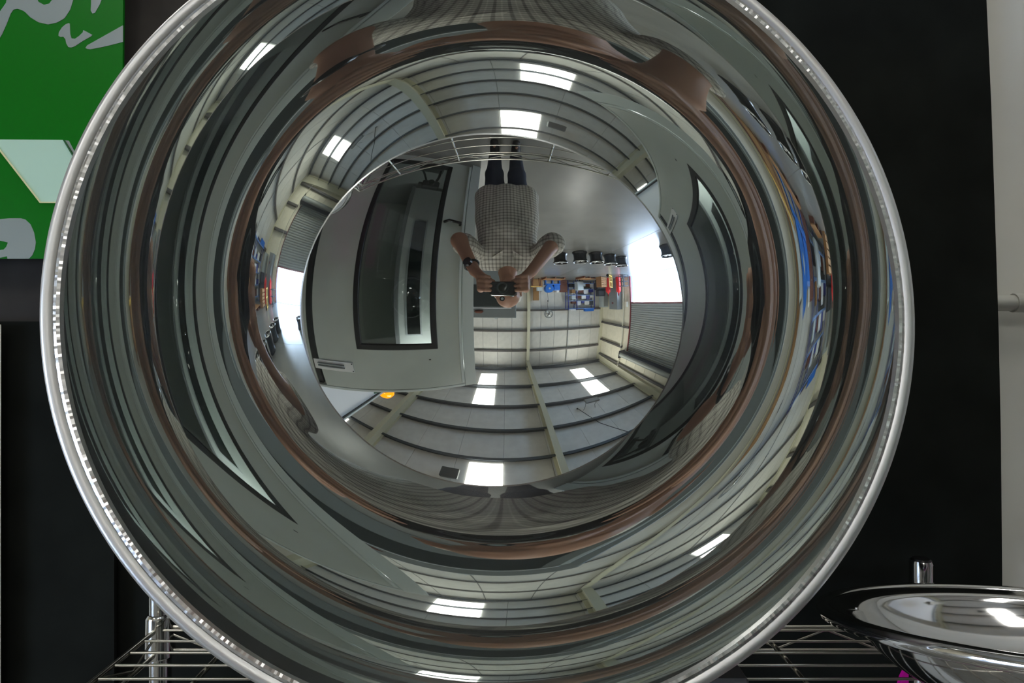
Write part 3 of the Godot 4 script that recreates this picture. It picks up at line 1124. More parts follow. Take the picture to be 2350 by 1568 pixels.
	tube(st, [Vector3(-0.08, 0.0, 0.05), Vector3(-0.075, 0.14, 0.03), Vector3(-0.05, 0.26, 0.02)], 0.018, 8)
	obj("arm", st, M.machine_dark, k)
	st = mb()
	bx(st, Vector3(0.04, 0.006, 0.05), Vector3(0.30, 0.012, 0.10), 0.003)
	obj("base", st, M.machine_dark, k)

func build_white_cabinet() -> void:
	var t := thing("white_cabinet", "tall white machine enclosure rising above the grey booth", "cabinet", Vector3(2.95, 0, 0.6))
	var st := mb()
	bx(st, Vector3(0, 1.80, 0), Vector3(1.3, 3.60, 2.7), 0.01)
	obj("body", st, M.white_paint, t)
	st = mb()
	bx(st, Vector3(-0.66, 3.55, 0), Vector3(0.03, 0.02, 2.7), 0.003)
	obj("dark_trim", st, M.dark_grey, t)
	st = mb()
	bx(st, Vector3(-0.66, 3.585, 0), Vector3(0.04, 0.04, 2.72), 0.005)
	obj("top_rail", st, M.pale_grey, t)
	st = mb()
	var poly := PackedVector2Array()
	for i in 20:
		var an := TAU * i / 20
		poly.append(Vector2(cos(an) * (0.13 + 0.03 * sin(an * 3)), sin(an) * 0.062))
	prism(st, poly, 0.006, Transform3D(Basis(Vector3(0, 0, 1), Vector3.UP, Vector3(-1, 0, 0)), Vector3(-0.652, 3.475, 0.85)))
	obj("emblem", st, M.logo_green, t)
	# amber beacon
	var b := thing("amber_beacon", "amber warning beacon on the corner of the white enclosure", "beacon", Vector3(2.40, 3.605, 1.78))
	st = mb()
	cyl(st, Vector3.ZERO, Vector3(0, 0.03, 0), 0.20, 0.20, 24)
	obj("base", st, M.dark_grey, b)
	st = mb()
	lathe(st, [Vector2(0.195, 0.03), Vector2(0.195, 0.10), Vector2(0.17, 0.19), Vector2(0.10, 0.25), Vector2(0.001, 0.27)], 28)
	obj("amber_light", st, M.amber, b)
	var ol := OmniLight3D.new()
	ol.name = "beacon_light"
	b.add_child(ol)
	ol.position = Vector3(0, 0.1, 0)
	ol.light_color = Color(1.0, 0.5, 0.05)
	ol.light_energy = 0.05
	ol.light_size = 0.05
	ol.omni_range = 20.0
	ol.shadow_enabled = true

func build_second_machine() -> void:
	var t := thing("milling_machine", "grey machine with a wide dark window and a light strip, behind the person", "machine", Vector3(0.55, 0, 6.9))
	var st := mb()
	bx(st, Vector3(0, 1.22, 0.05), Vector3(2.05, 2.44, 1.5), 0.02)
	obj("body", st, M.machine_grey, t)
	st = mb()
	bx(st, Vector3(0.1, 1.45, -0.71), Vector3(1.6, 0.95, 0.02), 0.004)
	obj("window", st, M.machine_dark, t)
	st = mb()
	bx(st, Vector3(0.05, 2.0, -0.73), Vector3(1.75, 0.05, 0.05), 0.01)
	obj("edge_rail", st, M.white_paint, t)
	st = mb()
	bx(st, Vector3(-0.35, 2.0, -0.765), Vector3(0.2, 0.04, 0.02), 0.004)
	obj("rail_tab", st, M.white_paint, t)
	st = mb()
	bx(st, Vector3(-0.84, 1.3, -0.72), Vector3(0.06, 1.3, 0.04), 0.006)
	obj("edge_post", st, M.pale_grey, t)
	st = mb()
	lathe(st, [Vector2(0.001, 0.0), Vector2(0.16, 0.01), Vector2(0.2, 0.06), Vector2(0.12, 0.13), Vector2(0.001, 0.15)], 16, Transform3D(Basis.IDENTITY, Vector3(0.5, 2.10, -0.68)))
	obj("brown_cover", st, M.brown, t)
	st = mb()
	bx(st, Vector3(-0.2, 2.47, -0.5), Vector3(0.12, 0.06, 0.12), 0.01)
	obj("sensor_box", st, M.pale_grey, t)

# ------------------------------------------------------------------ the photographer
func build_person() -> void:
	var P := Vector3(-0.03, 0, 0.49)
	var t := thing("person", "person in checked grey shirt and dark jeans holding a compact camera", "person", P)
	var W := func(x: float, y: float, z: float) -> Vector3: return Vector3(x, y, z) - P
	var shR: Vector3 = W.call(0.145, 1.345, 0.49)
	var shL: Vector3 = W.call(-0.205, 1.345, 0.49)
	var elR: Vector3 = W.call(0.24, 1.30, 0.215)
	var elL: Vector3 = W.call(-0.282, 1.315, 0.215)
	var wrR: Vector3 = W.call(0.122, 1.515, 0.085)
	var wrL: Vector3 = W.call(-0.128, 1.515, 0.085)
	var hipR: Vector3 = W.call(0.062, 0.86, 0.50)
	var hipL: Vector3 = W.call(-0.118, 0.86, 0.50)
	var knR: Vector3 = W.call(0.075, 0.48, 0.48)
	var knL: Vector3 = W.call(-0.125, 0.48, 0.50)
	var anR: Vector3 = W.call(0.08, 0.09, 0.53)
	var anL: Vector3 = W.call(-0.135, 0.09, 0.55)
	var neck: Vector3 = W.call(-0.03, 1.44, 0.50)
	var chin: Vector3 = W.call(-0.03, 1.53, 0.47)
	var st := mb()
	nets(st, [
		[chin, neck, 0.052, 0.056], [neck, W.call(-0.03, 1.30, 0.52), 0.058, 0.075],
		[shR + Vector3(-0.03, 0, 0), shL + Vector3(0.03, 0, 0), 0.055, 0.055],
		[W.call(-0.03, 1.26, 0.52), W.call(-0.03, 1.0, 0.52), 0.095, 0.095], [W.call(-0.03, 1.0, 0.52), W.call(-0.03, 0.88, 0.51), 0.10, 0.10],
		[shR, elR, 0.048, 0.040], [elR, wrR, 0.042, 0.027], [shL, elL, 0.048, 0.040], [elL, wrL, 0.042, 0.027],
		[hipR, knR, 0.08, 0.055], [knR, anR, 0.052, 0.035], [hipL, knL, 0.08, 0.055], [knL, anL, 0.052, 0.035],
		[anR, anR + Vector3(0, -0.04, -0.15), 0.035, 0.03], [anL, anL + Vector3(0, -0.04, -0.15), 0.035, 0.03],
	], 0.012, 70.0)
	# head with face, facing the bowl
	var hc: Vector3 = W.call(-0.03, 1.60, 0.465)
	nets(st, [
		[hc + Vector3(0, 0.03, 0.035), hc + Vector3(0, 0.028, -0.01), 0.079, 0.076],
		[hc + Vector3(0, -0.03, -0.02), hc + Vector3(0, -0.085, -0.035), 0.062, 0.036],
		[hc + Vector3(0.018, -0.088, -0.04), hc + Vector3(-0.018, -0.088, -0.04), 0.024, 0.024],
		[hc + Vector3(0, 0.012, -0.075), hc + Vector3(0, -0.028, -0.098), 0.010, 0.015],
		[hc + Vector3(0.013, -0.03, -0.085), hc + Vector3(-0.013, -0.03, -0.085), 0.010, 0.010],
		[hc + Vector3(0.04, 0.024, -0.07), hc + Vector3(-0.04, 0.024, -0.07), 0.013, 0.013],
		[hc + Vector3(0.02, -0.058, -0.075), hc + Vector3(-0.02, -0.058, -0.075), 0.008, 0.008],
		[hc + Vector3(0.02, -0.068, -0.073), hc + Vector3(-0.02, -0.068, -0.073), 0.008, 0.008],
		[hc + Vector3(0.08, 0.015, 0.01), hc + Vector3(0.083, -0.025, 0.0), 0.015, 0.010],
		[hc + Vector3(-0.08, 0.015, 0.01), hc + Vector3(-0.083, -0.025, 0.0), 0.015, 0.010],
		[hc + Vector3(0, -0.06, 0.02), neck, 0.05, 0.05],
	], 0.004, 150.0)
	# hands, fingers round the camera
	for sd in [1.0, -1.0]:
		var w: Vector3 = wrR if sd > 0 else wrL
		var pc: Vector3 = W.call(0.087 * sd - 0.003, 1.572, 0.055)
		var bones := [[w, pc + Vector3(0.01 * sd, -0.03, 0.01), 0.026, 0.022], [pc + Vector3(0.008 * sd, -0.028, 0.008), pc + Vector3(0.006 * sd, 0.03, 0.0), 0.020, 0.017], [pc + Vector3(-0.006 * sd, -0.02, 0.0), pc + Vector3(-0.002 * sd, 0.028, -0.012), 0.016, 0.014]]
		for i in 4:
			var y := -0.026 + 0.0185 * i
			var ln: float = [0.8, 0.95, 1.0, 0.92][i]
			var b0 := pc + Vector3(0.008 * sd, y, -0.012)
			var b1 := pc + Vector3((0.006 - 0.004 * ln) * sd, y + 0.004, -0.050)
			var b2 := pc + Vector3((-0.004 - 0.018 * ln) * sd, y + 0.008, -0.061)
			var b3 := pc + Vector3((-0.010 - 0.030 * ln) * sd, y + 0.010, -0.054)
			bones.append([b0, b1, 0.0095, 0.0088])
			bones.append([b1, b2, 0.0088, 0.0080])
			bones.append([b2, b3, 0.0080, 0.0070])
		var t0 := pc + Vector3(-0.004 * sd, -0.022, 0.012)
		var t1 := pc + Vector3(-0.022 * sd, -0.018, 0.016)
		var t2 := pc + Vector3(-0.046 * sd, -0.004, 0.008)
		bones.append([t0, t1, 0.0125, 0.0105])
		bones.append([t1, t2, 0.0105, 0.0085])
		nets(st, bones, 0.003, 420.0)
	obj("body", st, M.skin, t)
	for sd in [1.0, -1.0]:
		st = mb()
		lathe(st, [Vector2(0.0005, -0.011), Vector2(0.008, -0.008), Vector2(0.011, 0), Vector2(0.008, 0.008), Vector2(0.0005, 0.011)], 14, Transform3D(Basis.IDENTITY, hc + Vector3(0.033 * sd, 0.005, -0.066)))
		obj("eye", st, M.white_plastic, t)
	# white hair round the back and sides
	st = mb()
	nets(st, [[hc + Vector3(0.066, 0.02, 0.03), hc + Vector3(0.045, 0.01, 0.085), 0.026, 0.034], [hc + Vector3(-0.066, 0.02, 0.03), hc + Vector3(-0.045, 0.01, 0.085), 0.026, 0.034], [hc + Vector3(0.045, 0.0, 0.085), hc + Vector3(-0.045, 0.0, 0.085), 0.034, 0.034], [hc + Vector3(-0.066, 0.05, 0.02), hc + Vector3(-0.074, 0.03, -0.01), 0.02, 0.012]], 0.006, 120.0)
	obj("hair", st, M.hair, t)
	# shirt
	st = mb()
	nets(st, [
		[shR + Vector3(-0.02, 0.01, 0.0), shL + Vector3(0.02, 0.01, 0.0), 0.074, 0.074],
		[W.call(0.05, 1.30, 0.50), W.call(0.07, 1.0, 0.50), 0.122, 0.13], [W.call(-0.11, 1.30, 0.50), W.call(-0.13, 1.0, 0.50), 0.122, 0.13],
		[W.call(-0.03, 1.27, 0.50), W.call(-0.03, 1.05, 0.49), 0.115, 0.13],
		[W.call(0.07, 1.0, 0.49), W.call(0.105, 0.79, 0.48), 0.13, 0.12], [W.call(-0.13, 1.0, 0.49), W.call(-0.165, 0.79, 0.48), 0.13, 0.12],
		[W.call(-0.03, 1.1, 0.46), W.call(-0.03, 0.82, 0.45), 0.13, 0.13],
		[shR, shR.lerp(elR, 0.8), 0.068, 0.056], [shL, shL.lerp(elL, 0.92), 0.068, 0.058],
		[shR.lerp(elR, 0.70), shR.lerp(elR, 0.84), 0.062, 0.062], [shL.lerp(elL, 0.82), shL.lerp(elL, 0.98), 0.064, 0.062],
	], 0.011, 60.0)
	var shirt := obj("shirt", st, M.shirt, t)
	for sd in [1.0, -1.0]:
		st = mb()
		var a: Vector3 = neck + Vector3(0.06 * sd, 0.02, -0.01)
		var b: Vector3 = neck + Vector3(0.03 * sd, -0.115, -0.145)
		var c2: Vector3 = neck + Vector3(0.10 * sd, -0.075, -0.115)
		for off in [Vector3.ZERO, Vector3(0, 0, 0.006)]:
			var n := (b - a).cross(c2 - a).normalized()
			if n.z > 0: n = -n
			tri(st, a + off, b + off, c2 + off, n, n, n)
		for e in [[a, b], [b, c2], [c2, a]]:
			var n2: Vector3 = (e[1] - e[0]).cross(Vector3(0, 0, 1)).normalized()
			quad(st, e[0], e[1], e[1] + Vector3(0, 0, 0.006), e[0] + Vector3(0, 0, 0.006), n2)
		obj("collar", st, M.shirt, shirt)
	# jeans
	st = mb()
	nets(st, [[hipR, knR, 0.098, 0.075], [knR, anR + Vector3(0, 0.01, 0), 0.072, 0.062], [hipL, knL, 0.098, 0.075], [knL, anL + Vector3(0, 0.01, 0), 0.072, 0.062], [hipR + Vector3(0, 0.05, 0), hipL + Vector3(0, 0.05, 0), 0.115, 0.115]], 0.012, 70.0)
	obj("jeans", st, M.jeans, t)
	for an in [anR, anL]:
		st = mb()
		nets(st, [[an + Vector3(0, -0.045, 0.03), an + Vector3(0, -0.05, -0.17), 0.046, 0.040], [an + Vector3(0, 0.0, 0.01), an + Vector3(0, -0.03, -0.08), 0.045, 0.042]], 0.008, 100.0)
		obj("shoe", st, M.shoe, t)
	# watch on the wrist
	var wp := wrR.lerp(elR, 0.16) + P
	var dir := (elR - wrR).normalized()
	var wt := thing("wrist_watch", "round dark wrist watch worn by the person with the camera", "watch", wp)
	st = mb()
	var ring := []
	var u := across(dir)
	var v := dir.cross(u)
	for i in 20:
		ring.append((u * cos(TAU * i / 20) + v * sin(TAU * i / 20)) * 0.033)
	tube(st, ring, 0.006, 8, true)
	obj("strap", st, M.black_plastic, wt)
	st = mb()
	var out := Vector3(0.25, -0.05, -1.0)
	out = (out - dir * out.dot(dir)).normalized()
	cyl(st, out * 0.028, out * 0.042, 0.023, 0.021, 24)
	obj("case", st, M.black_plastic, wt)
	# the compact camera in the hands
	var cm := thing("compact_camera", "small black compact camera held up in front of the face", "camera", Vector3(-0.003, 1.573, 0.03))
	st = mb()
	bx(st, Vector3(0, 0.03, 0.0), Vector3(0.108, 0.060, 0.030), 0.006)
	var body := obj("body", st, M.black_plastic, cm)
	st = mb()
	cyl(st, Vector3(0.003, 0.027, -0.015), Vector3(0.003, 0.027, -0.024), 0.024, 0.022, 32)
	obj("lens_barrel", st, M.machine_dark, body)
	st = mb()
	cyl(st, Vector3(0.003, 0.027, -0.024), Vector3(0.003, 0.027, -0.0255), 0.015, 0.015, 28)
	obj("lens_glass", st, M.dark_glass, body)
	st = mb()
	bx(st, Vector3(0, 0.0595, -0.012), Vector3(0.09, 0.002, 0.004), 0.0005)
	obj("top_trim", st, M.chrome, body)
	st = mb()
	cyl(st, Vector3(-0.034, 0.060, 0.0), Vector3(-0.034, 0.064, 0), 0.007, 0.007, 16)
	obj("dial", st, M.chrome, body)
	var ev := mb()
	var rg := []
	for i in 24:
		rg.append(Vector3(0.004 + cos(TAU * i / 24) * 0.008, 0.073 + sin(TAU * i / 24) * 0.008, 0.006))
	tube(ev, rg, 0.003, 8, true)
	var evo := obj("viewfinder_ring", ev, M.black_plastic, body)
	st = mb()
	cyl(st, Vector3(0.004, 0.073, 0.004), Vector3(0.004, 0.073, 0.008), 0.006, 0.006, 20)
	obj("viewfinder_glass", st, M.pale_grey, evo)

# ------------------------------------------------------------------ wheels on the floor
func make_wheel(label: String, at: Vector3, turn: float, s := 1.0) -> Node3D:
	var t := thing("car_wheel", label, "wheel", at, turn, "dark alloy wheels lying on the floor")
	var st := mb()
	lathe(st, [Vector2(0.225, 0.0), Vector2(0.262, 0.0), Vector2(0.265, 0.02), Vector2(0.245, 0.05), Vector2(0.225, 0.09), Vector2(0.22, 0.24), Vector2(0.240, 0.29), Vector2(0.262, 0.32), Vector2(0.265, 0.345), Vector2(0.25, 0.35), Vector2(0.235, 0.335), Vector2(0.21, 0.28), Vector2(0.205, 0.1), Vector2(0.22, 0.01)], 36)
	obj("barrel", st, M.tyre_black, t)
	st = mb()
	tube(st, circle(0.252, 0.348, 36), 0.010, 8, true)
	obj("rim_edge", st, M.chrome, t)
	st = mb()
	lathe(st, [Vector2(0.06, 0.22), Vector2(0.065, 0.29), Vector2(0.05, 0.315), Vector2(0.001, 0.318)], 24, Transform3D.IDENTITY)
	obj("hub", st, M.chrome, t)
	for i in 5:
		var a := TAU * i / 5
		var d := Vector3(cos(a), 0, sin(a))
		st = mb()
		var b := Basis(d, Vector3.UP, d.cross(Vector3.UP))
		bx(st, d * 0.145 + Vector3(0, 0.305, 0), Vector3(0.20, 0.03, 0.05), 0.008, b)
		obj("spoke", st, M.lip, t)
	t.scale = Vector3.ONE * s
	return t

func circle(r: float, y: float, n: int) -> Array:
	var o := []
	for i in n:
		o.append(Vector3(cos(TAU * i / n) * r, y, sin(TAU * i / n) * r))
	return o

func build_floor_wheels() -> void:
	var w := make_wheel("dark alloy wheel lying flat, first of the row beside the person", Vector3(-1.90, 0, 4.70), 0.3)
	copy(w, Vector3(-2.50, 0, 4.35), 1.1, "dark alloy wheel lying flat, second of the row from the person")
	copy(w, Vector3(-3.12, 0, 4.30), 0.7, "dark alloy wheel lying flat in the middle of the row")
	copy(w, Vector3(-3.78, 0, 4.35), 0.1, "dark alloy wheel lying flat, last but one towards the rolling door")
	copy(w, Vector3(-4.42, 0, 4.45), 1.6, "dark alloy wheel lying flat, last of the row towards the rolling door")
	copy(w, Vector3(-4.95, 0, 2.45), 0.5, "dark alloy wheel lying alone in the daylight by the rolling door")

# ------------------------------------------------------------------ clutter along the far wall
func box_thing(called: String, label: String, cat: String, c: Vector3, s: Vector3, m: Material, group := "") -> Node3D:
	var t := thing(called, label, cat, Vector3(c.x, c.y - s.y / 2, c.z), 0.0, group)
	var st := mb()
	bx(st, Vector3(0, s.y / 2, 0), s, 0.01)
	obj("body", st, m, t)
	st = mb()
	bx(st, Vector3(0, s.y + 0.004, 0), Vector3(s.x * 1.01, 0.012, s.z * 0.2), 0.002)
	obj("tape" if m == M.cardboard else "lid_strip", st, M.paper if m == M.cardboard else M.dark_grey, t)
	return t

func build_far_wall_things() -> void:
	var st: SurfaceTool
	# storage rack of three bays
	var t := thing("storage_rack", "tall blue steel storage rack with pale blue shelves against the far wall", "rack", Vector3(-6.35, 0, 12.45))
	for x in [-1.25, 0.47, 1.25]:
		for z in [-0.3, 0.3]:
			st = mb()
			bx(st, Vector3(-x if false else x, 1.28, z), Vector3(0.07, 2.56, 0.06), 0.004)
			obj("post", st, M.rack_blue, t)
	for y in [0.25, 0.75, 1.28, 1.78, 2.45]:
		st = mb()
		bx(st, Vector3(0, y, 0), Vector3(2.5, 0.05, 0.62), 0.004)
		obj("shelf_board", st, M.shelf_blue, t)
	var mats := [M.cardboard, M.white_plastic, M.dark_grey, M.pale_grey, M.rack_blue, M.dark_grey, M.brown, M.paper]
	var nm := ["brown carton", "white box", "black case", "pale grey bin", "blue bin", "black bin", "brown crate", "white carton"]
	var lev := [[0.275, "bottom"], [0.775, "second"], [1.305, "third"], [1.805, "fourth"]]
	for l in 4:
		var x := -1.18
		var i := 0
		while x < 1.1:
			var w := 0.24 + 0.22 * rng.randf()
			if x + w > 1.2: break
			var h := 0.16 + 0.24 * rng.randf()
			var q := (l * 3 + i * 5 + 1) % 8
			box_thing("storage_box", "%s, %s from the corner side on the %s shelf of the blue rack" % [nm[q], ["first", "second", "third", "fourth", "fifth", "sixth", "seventh", "eighth"][i], lev[l][1]], "box", Vector3(-6.35 + x + w / 2, lev[l][0] + h / 2, 12.42), Vector3(w, h, 0.4), mats[q], "boxes on the blue rack")
			x += w + 0.05
			i += 1
	box_thing("storage_box", "long bright blue box lying on top of the grey cabinet and rack", "box", Vector3(-7.15, 2.60, 12.4), Vector3(0.85, 0.25, 0.4), M.blue)
	box_thing("storage_box", "white carton on top of the blue rack", "box", Vector3(-5.55, 2.56, 12.4), Vector3(0.5, 0.16, 0.4), M.paper)
	# dark machine between rack and cabinets
	t = thing("air_compressor", "dark blue compressor with tank between the rack and the tall cabinet", "compressor", Vector3(-7.80, 0, 11.45))
	st = mb()
	cyl(st, Vector3(-0.5, 0.55, 0), Vector3(0.45, 0.55, 0), 0.35, 0.35, 24)
	obj("tank", st, M.dark_grey, t)
	st = mb()
	bx(st, Vector3(0, 1.15, 0), Vector3(0.7, 0.5, 0.5), 0.03)
	obj("motor_block", st, M.dark_grey, t)
	for x in [-0.35, 0.3]:
		st = mb()
		bx(st, Vector3(x, 0.12, 0), Vector3(0.08, 0.24, 0.5), 0.01)
		obj("foot", st, M.dark_grey, t)
	# grey cabinets
	t = thing("steel_cabinet", "large grey steel cabinet beside the rolling door with a small red label", "cabinet", Vector3(-8.62, 0, 10.35))
	st = mb()
	bx(st, Vector3(0, 1.26, 0), Vector3(0.55, 2.52, 1.1), 0.01)
	obj("body", st, M.grey_metal, t)
	st = mb()
	bx(st, Vector3(0.285, 1.3, 0), Vector3(0.02, 2.3, 1.0), 0.005)
	var dr := obj("door", st, M.grey_metal, t)
	st = mb()
	bx(st, Vector3(0.30, 2.0, 0.05), Vector3(0.01, 0.14, 0.2), 0.002)
	obj("label_plate", st, M.red_paint, dr)
	st = mb()
	bx(st, Vector3(0.31, 1.3, -0.4), Vector3(0.03, 0.2, 0.03), 0.004)
	obj("handle", st, M.chrome, dr)
	t = thing("steel_cabinet", "narrow pale grey cabinet standing in the corner of the far wall", "cabinet", Vector3(-8.60, 0, 12.2))
	st = mb()
	bx(st, Vector3(0, 1.2, 0), Vector3(0.5, 2.4, 0.8), 0.01)
	obj("body", st, M.pale_grey, t)
	st = mb()
	bx(st, Vector3(0, 1.2, -0.41), Vector3(0.44, 2.2, 0.02), 0.004)
	obj("door", st, M.grey_metal, t)
	box_thing("electrical_box", "small grey electrical box on the post beside the rolling door", "box", Vector3(-8.82, 2.1, 9.25), Vector3(0.18, 0.4, 0.25), M.wall_cream)
	# red cylinders
	for k in 2:
		t = thing("red_cylinder", ["bright red gas cylinder standing in front of the large grey cabinet, taller one", "dark red gas cylinder next to the taller bright red one"][k], "cylinder", Vector3(-7.72 - 0.38 * k, 0, 10.15 - 0.85 * k), 0.0, "red cylinders by the cabinet")
		st = mb()
		lathe(st, [Vector2(0.001, 0), Vector2(0.19, 0.0), Vector2(0.2, 0.05), Vector2(0.2, 1.0), Vector2(0.17, 1.12), Vector2(0.06, 1.2), Vector2(0.05, 1.28)], 24)
		obj("tank", st, M.red, t)
		st = mb()
		cyl(st, Vector3(0, 1.28, 0), Vector3(0, 1.42, 0), 0.06, 0.05, 14)
		obj("valve", st, M.red_paint, t)
	# hand truck of yellow wood frames
	t = thing("hand_truck", "yellow framed hand truck standing before the red cylinders", "hand truck", Vector3(-6.75, 0, 8.45), 0.6)
	for x in [-0.28, 0.0, 0.28]:
		st = mb()
		bx(st, Vector3(x, 0.45, 0), Vector3(0.05, 0.9, 0.05), 0.006)
		obj("upright", st, M.yellow_wood, t)
	for y in [0.1, 0.5, 0.86]:
		st = mb()
		bx(st, Vector3(0, y, 0), Vector3(0.6, 0.05, 0.05), 0.006)
		obj("crossbar", st, M.yellow_wood, t)
	for x in [-0.3, 0.3]:
		st = mb()
		cyl(st, Vector3(x - 0.03, 0.10, 0.08), Vector3(x + 0.03, 0.10, 0.08), 0.10, 0.10, 18)
		obj("wheel", st, M.tyre_black, t)
	t = thing("wire_cage", "dark wire cage cart next to the rolling door jamb", "cart", Vector3(-7.9, 0, 8.4))
	for x in [-0.25, 0.25]:
		for z in [-0.25, 0.25]:
			st = mb()
			bx(st, Vector3(x, 0.4, z), Vector3(0.04, 0.8, 0.04), 0.004)
			obj("post", st, M.dark_grey, t)
	for y in [0.1, 0.45, 0.78]:
		st = mb()
		bx(st, Vector3(0, y, 0), Vector3(0.54, 0.03, 0.54), 0.004)
		obj("deck", st, M.dark_grey, t)
	# pallets
	pallet("low brown wooden pallet on the floor before the blue machine", Vector3(-3.45, 0, 10.8), 1.5, 0.05)
	pallet("light wooden pallet lying before the dark compressor", Vector3(-5.75, 0, 10.2), 1.2, 0.3)
	t = thing("wooden_crate", "light wooden slatted crate standing on edge near the pallet", "crate", Vector3(-6.85, 0, 9.75), 0.25)
	for k in 5:
		st = mb()
		bx(st, Vector3(0, 0.09 + 0.15 * k, 0), Vector3(0.62, 0.12, 0.5), 0.008)
		obj("slat", st, M.wood, t)
	for x in [-0.28, 0.28]:
		st = mb()
		bx(st, Vector3(x, 0.38, 0), Vector3(0.05, 0.78, 0.54), 0.006)
		obj("batten", st, M.wood, t)
	# blue machine
	t = thing("blue_machine", "bright blue machine with square frame and drum on the far wall side", "machine", Vector3(-3.6, 0, 11.7))
	for x in [-0.55, 0.0, 0.55]:
		st = mb()
		bx(st, Vector3(x, 0.22, 0), Vector3(0.07, 0.44, 0.5), 0.01)
		obj("leg_frame", st, M.blue, t)
	st = mb()
	bx(st, Vector3(0, 0.42, 0), Vector3(1.2, 0.08, 0.6), 0.01)
	obj("table", st, M.blue, t)
	st = mb()
	cyl(st, Vector3(0.28, 0.76, -0.3), Vector3(0.28, 0.76, 0.3), 0.32, 0.32, 24)
	obj("drum", st, M.blue, t)
	st = mb()
	bx(st, Vector3(-0.32, 0.68, 0), Vector3(0.5, 0.44, 0.5), 0.04)
	obj("motor_housing", st, M.blue, t)
	st = mb()
	cyl(st, Vector3(0.28, 0.76, -0.3), Vector3(0.28, 0.76, -0.34), 0.08, 0.08, 16)
	obj("hub", st, M.pale_grey, t)
	st = mb()
	bx(st, Vector3(-0.4, 0.98, -0.1), Vector3(0.24, 0.18, 0.2), 0.03)
	obj("control_box", st, M.paper, t)
	# brown cabinet with drawers
	t = thing("drawer_chest", "brown chest of drawers between blue machine and blue rack", "chest", Vector3(-4.62, 0, 12.2))
	st = mb()
	bx(st, Vector3(0, 0.5, 0), Vector3(0.62, 1.0, 0.5), 0.01)
	obj("body", st, M.brown, t)
	for k in 3:
		st = mb()
		bx(st, Vector3(0, 0.2 + 0.3 * k, -0.26), Vector3(0.56, 0.26, 0.02), 0.004)
		var d := obj("drawer", st, M.brown, t)
		st = mb()
		bx(st, Vector3(0, 0.2 + 0.3 * k, -0.28), Vector3(0.14, 0.02, 0.02), 0.003)
		obj("handle", st, M.chrome, d)
	# pale grey cart in front of rack
	t = thing("tool_cart", "pale grey tool cart in front of the blue storage rack", "cart", Vector3(-5.75, 0, 11.4), 0.1)
	st = mb()
	bx(st, Vector3(0, 0.55, 0), Vector3(0.55, 0.7, 0.5), 0.02)
	obj("body", st, M.pale_grey, t)
	for x in [-0.2, 0.2]:
		for z in [-0.18, 0.18]:
			st = mb()
			cyl(st, Vector3(x, 0.0, z), Vector3(x, 0.2, z), 0.03, 0.03, 10)
			obj("caster", st, M.dark_grey, t)
	# cartons next to the column
	box_thing("carton", "tall brown carton standing by the cream column", "carton", Vector3(-2.5, 0.85, 12.6), Vector3(0.42, 1.7, 0.4), M.cardboard)
	box_thing("carton", "wide low brown carton beside the blue machine", "carton", Vector3(-2.45, 0.32, 11.7), Vector3(0.7, 0.64, 0.5), M.cardboard)
	box_thing("carton", "pale grey carton on the wide low brown one", "carton", Vector3(-2.6, 0.80, 11.7), Vector3(0.4, 0.3, 0.4), M.pale_grey)
	t = thing("saw_horse", "dark brown wooden trestle with a yellow board near the cartons", "trestle", Vector3(-2.2, 0, 10.9), 0.2)
	for x in [-0.3, 0.3]:
		for s in [-1.0, 1.0]:
			st = mb()
			tube(st, [Vector3(x, 0, 0.22 * s), Vector3(x, 0.62, 0.04 * s)], 0.03, 6)
			obj("leg", st, M.brown, t)
	st = mb()
	bx(st, Vector3(0, 0.66, 0), Vector3(0.8, 0.06, 0.12), 0.006)
	obj("beam", st, M.yellow_wood, t)
	# spoked wheel hung on the wall with a cord
	t = thing("spoked_wheel", "chrome spoked wheel hanging on the far wall under the girt", "wheel", Vector3(-3.6, 2.55, 12.78))
	st = mb()
	var ring := []
	for i in 32:
		ring.append(Vector3(cos(TAU * i / 32) * 0.33, 0.33 + sin(TAU * i / 32) * 0.33, 0))
	tube(st, ring, 0.045, 10, true)
	obj("rim", st, M.grey_metal, t)
	for i in 6:
		var a := TAU * i / 6
		st = mb()
		tube(st, [Vector3(0, 0.33, 0), Vector3(cos(a) * 0.32, 0.33 + sin(a) * 0.32, 0)], 0.025, 6)
		obj("spoke", st, M.chrome, t)
	st = mb()
	cyl(st, Vector3(0, 0.33, -0.05), Vector3(0, 0.33, 0.12), 0.08, 0.08, 16)
	obj("hub", st, M.chrome, t)
	t = thing("power_cord", "thin dark cord hanging down the far wall below the wheel", "cord", Vector3(-3.55, 1.0, 12.95))
	st = mb()
	tube(st, [Vector3(-0.05, 1.6, 0), Vector3(0.02, 1.1, 0), Vector3(-0.06, 0.6, 0), Vector3(0.02, 0.0, 0)], 0.014, 6)
	obj("cable", st, M.dark_grey, t)
	st = mb()
	bx(st, Vector3(-0.02, 0.75, -0.02), Vector3(0.08, 0.14, 0.05), 0.01)
	obj("switch", st, M.dark_grey, t)
	t = thing("wall_pipe", "thin grey vertical pipe on the far wall above the blue rack", "pipe", Vector3(-5.45, 2.6, 12.98))
	st = mb()
	cyl(st, Vector3(0, 0, 0), Vector3(0, 5.0, 0), 0.03, 0.03, 10)
	obj("pipe", st, M.grey_metal, t)
	for y in [1.0, 3.5]:
		st = mb()
		bx(st, Vector3(0, y, 0.02), Vector3(0.14, 0.05, 0.05), 0.005)
		obj("clip", st, M.dark_grey, t)

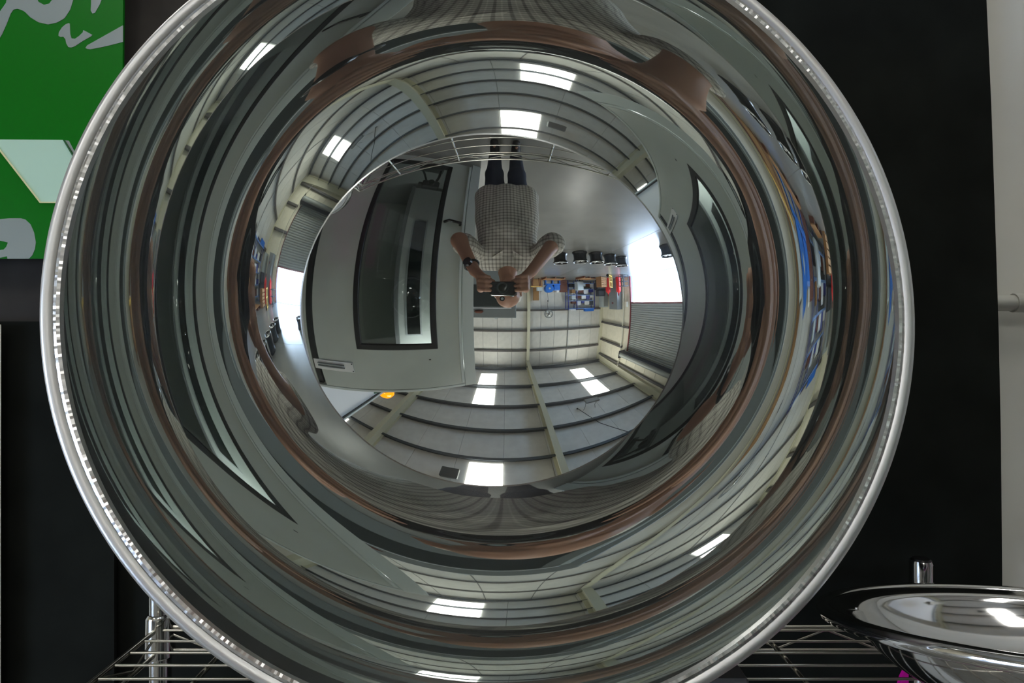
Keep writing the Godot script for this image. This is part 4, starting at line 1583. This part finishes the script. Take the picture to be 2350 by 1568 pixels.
func pallet(label: String, at: Vector3, w: float, turn: float) -> void:
	var t := thing("pallet", label, "pallet", at, turn)
	for k in 6:
		var st := mb()
		bx(st, Vector3(0, 0.125, -0.4 + 0.16 * k), Vector3(w, 0.025, 0.11), 0.004)
		obj("plank", st, M.wood, t)
	for x in [-w / 2 + 0.06, 0.0, w / 2 - 0.06]:
		var st := mb()
		bx(st, Vector3(x, 0.056, 0), Vector3(0.09, 0.11, 0.95), 0.004)
		obj("runner", st, M.brown, t)

func build_ceiling_things() -> void:
	var t := thing("high_bay_fixture", "unlit grey lamp fixture hung on thin cables below the roof", "lamp", Vector3(-4.7, 7.45, 6.3))
	var st := mb()
	bx(st, Vector3(0, 0.06, 0), Vector3(0.85, 0.12, 0.35), 0.02)
	obj("housing", st, M.grey_metal, t)
	for x in [-0.38, 0.38]:
		st = mb()
		tube(st, [Vector3(x, 0.12, 0), Vector3(x * 0.8, 0.5, 0.05), Vector3(x * 1.0, roof_y(6.3) - 7.45, 0)], 0.012, 6)
		obj("cable", st, M.grey_metal, t)
	t = thing("roof_heater", "flat dark grey heater unit hung under the roof beside the skylight", "heater", Vector3(1.78, 7.85, 2.25))
	st = mb()
	bx(st, Vector3(0, 0.08, 0), Vector3(0.62, 0.16, 0.5), 0.02)
	obj("housing", st, M.machine_dark, t)
	for x in [-0.25, 0.25]:
		st = mb()
		cyl(st, Vector3(x, 0.16, 0), Vector3(x, roof_y(2.25) - 7.85, 0), 0.01, 0.01, 8)
		obj("hanger_rod", st, M.grey_metal, t)
	t = thing("roof_cable", "thin dark cable running along the roof near the rolling door", "cable", Vector3(-4.0, 8.1, 4.5))
	st = mb()
	tube(st, [Vector3(0, 0, 2.0), Vector3(-0.6, 0.02, 0.3), Vector3(-1.6, 0.02, -1.2)], 0.018, 6)
	obj("line", st, M.dark_grey, t)
	st = mb()
	bx(st, Vector3(0, 0.03, 2.0), Vector3(0.08, 0.08, 0.08), 0.01)
	obj("clip", st, M.dark_grey, t)
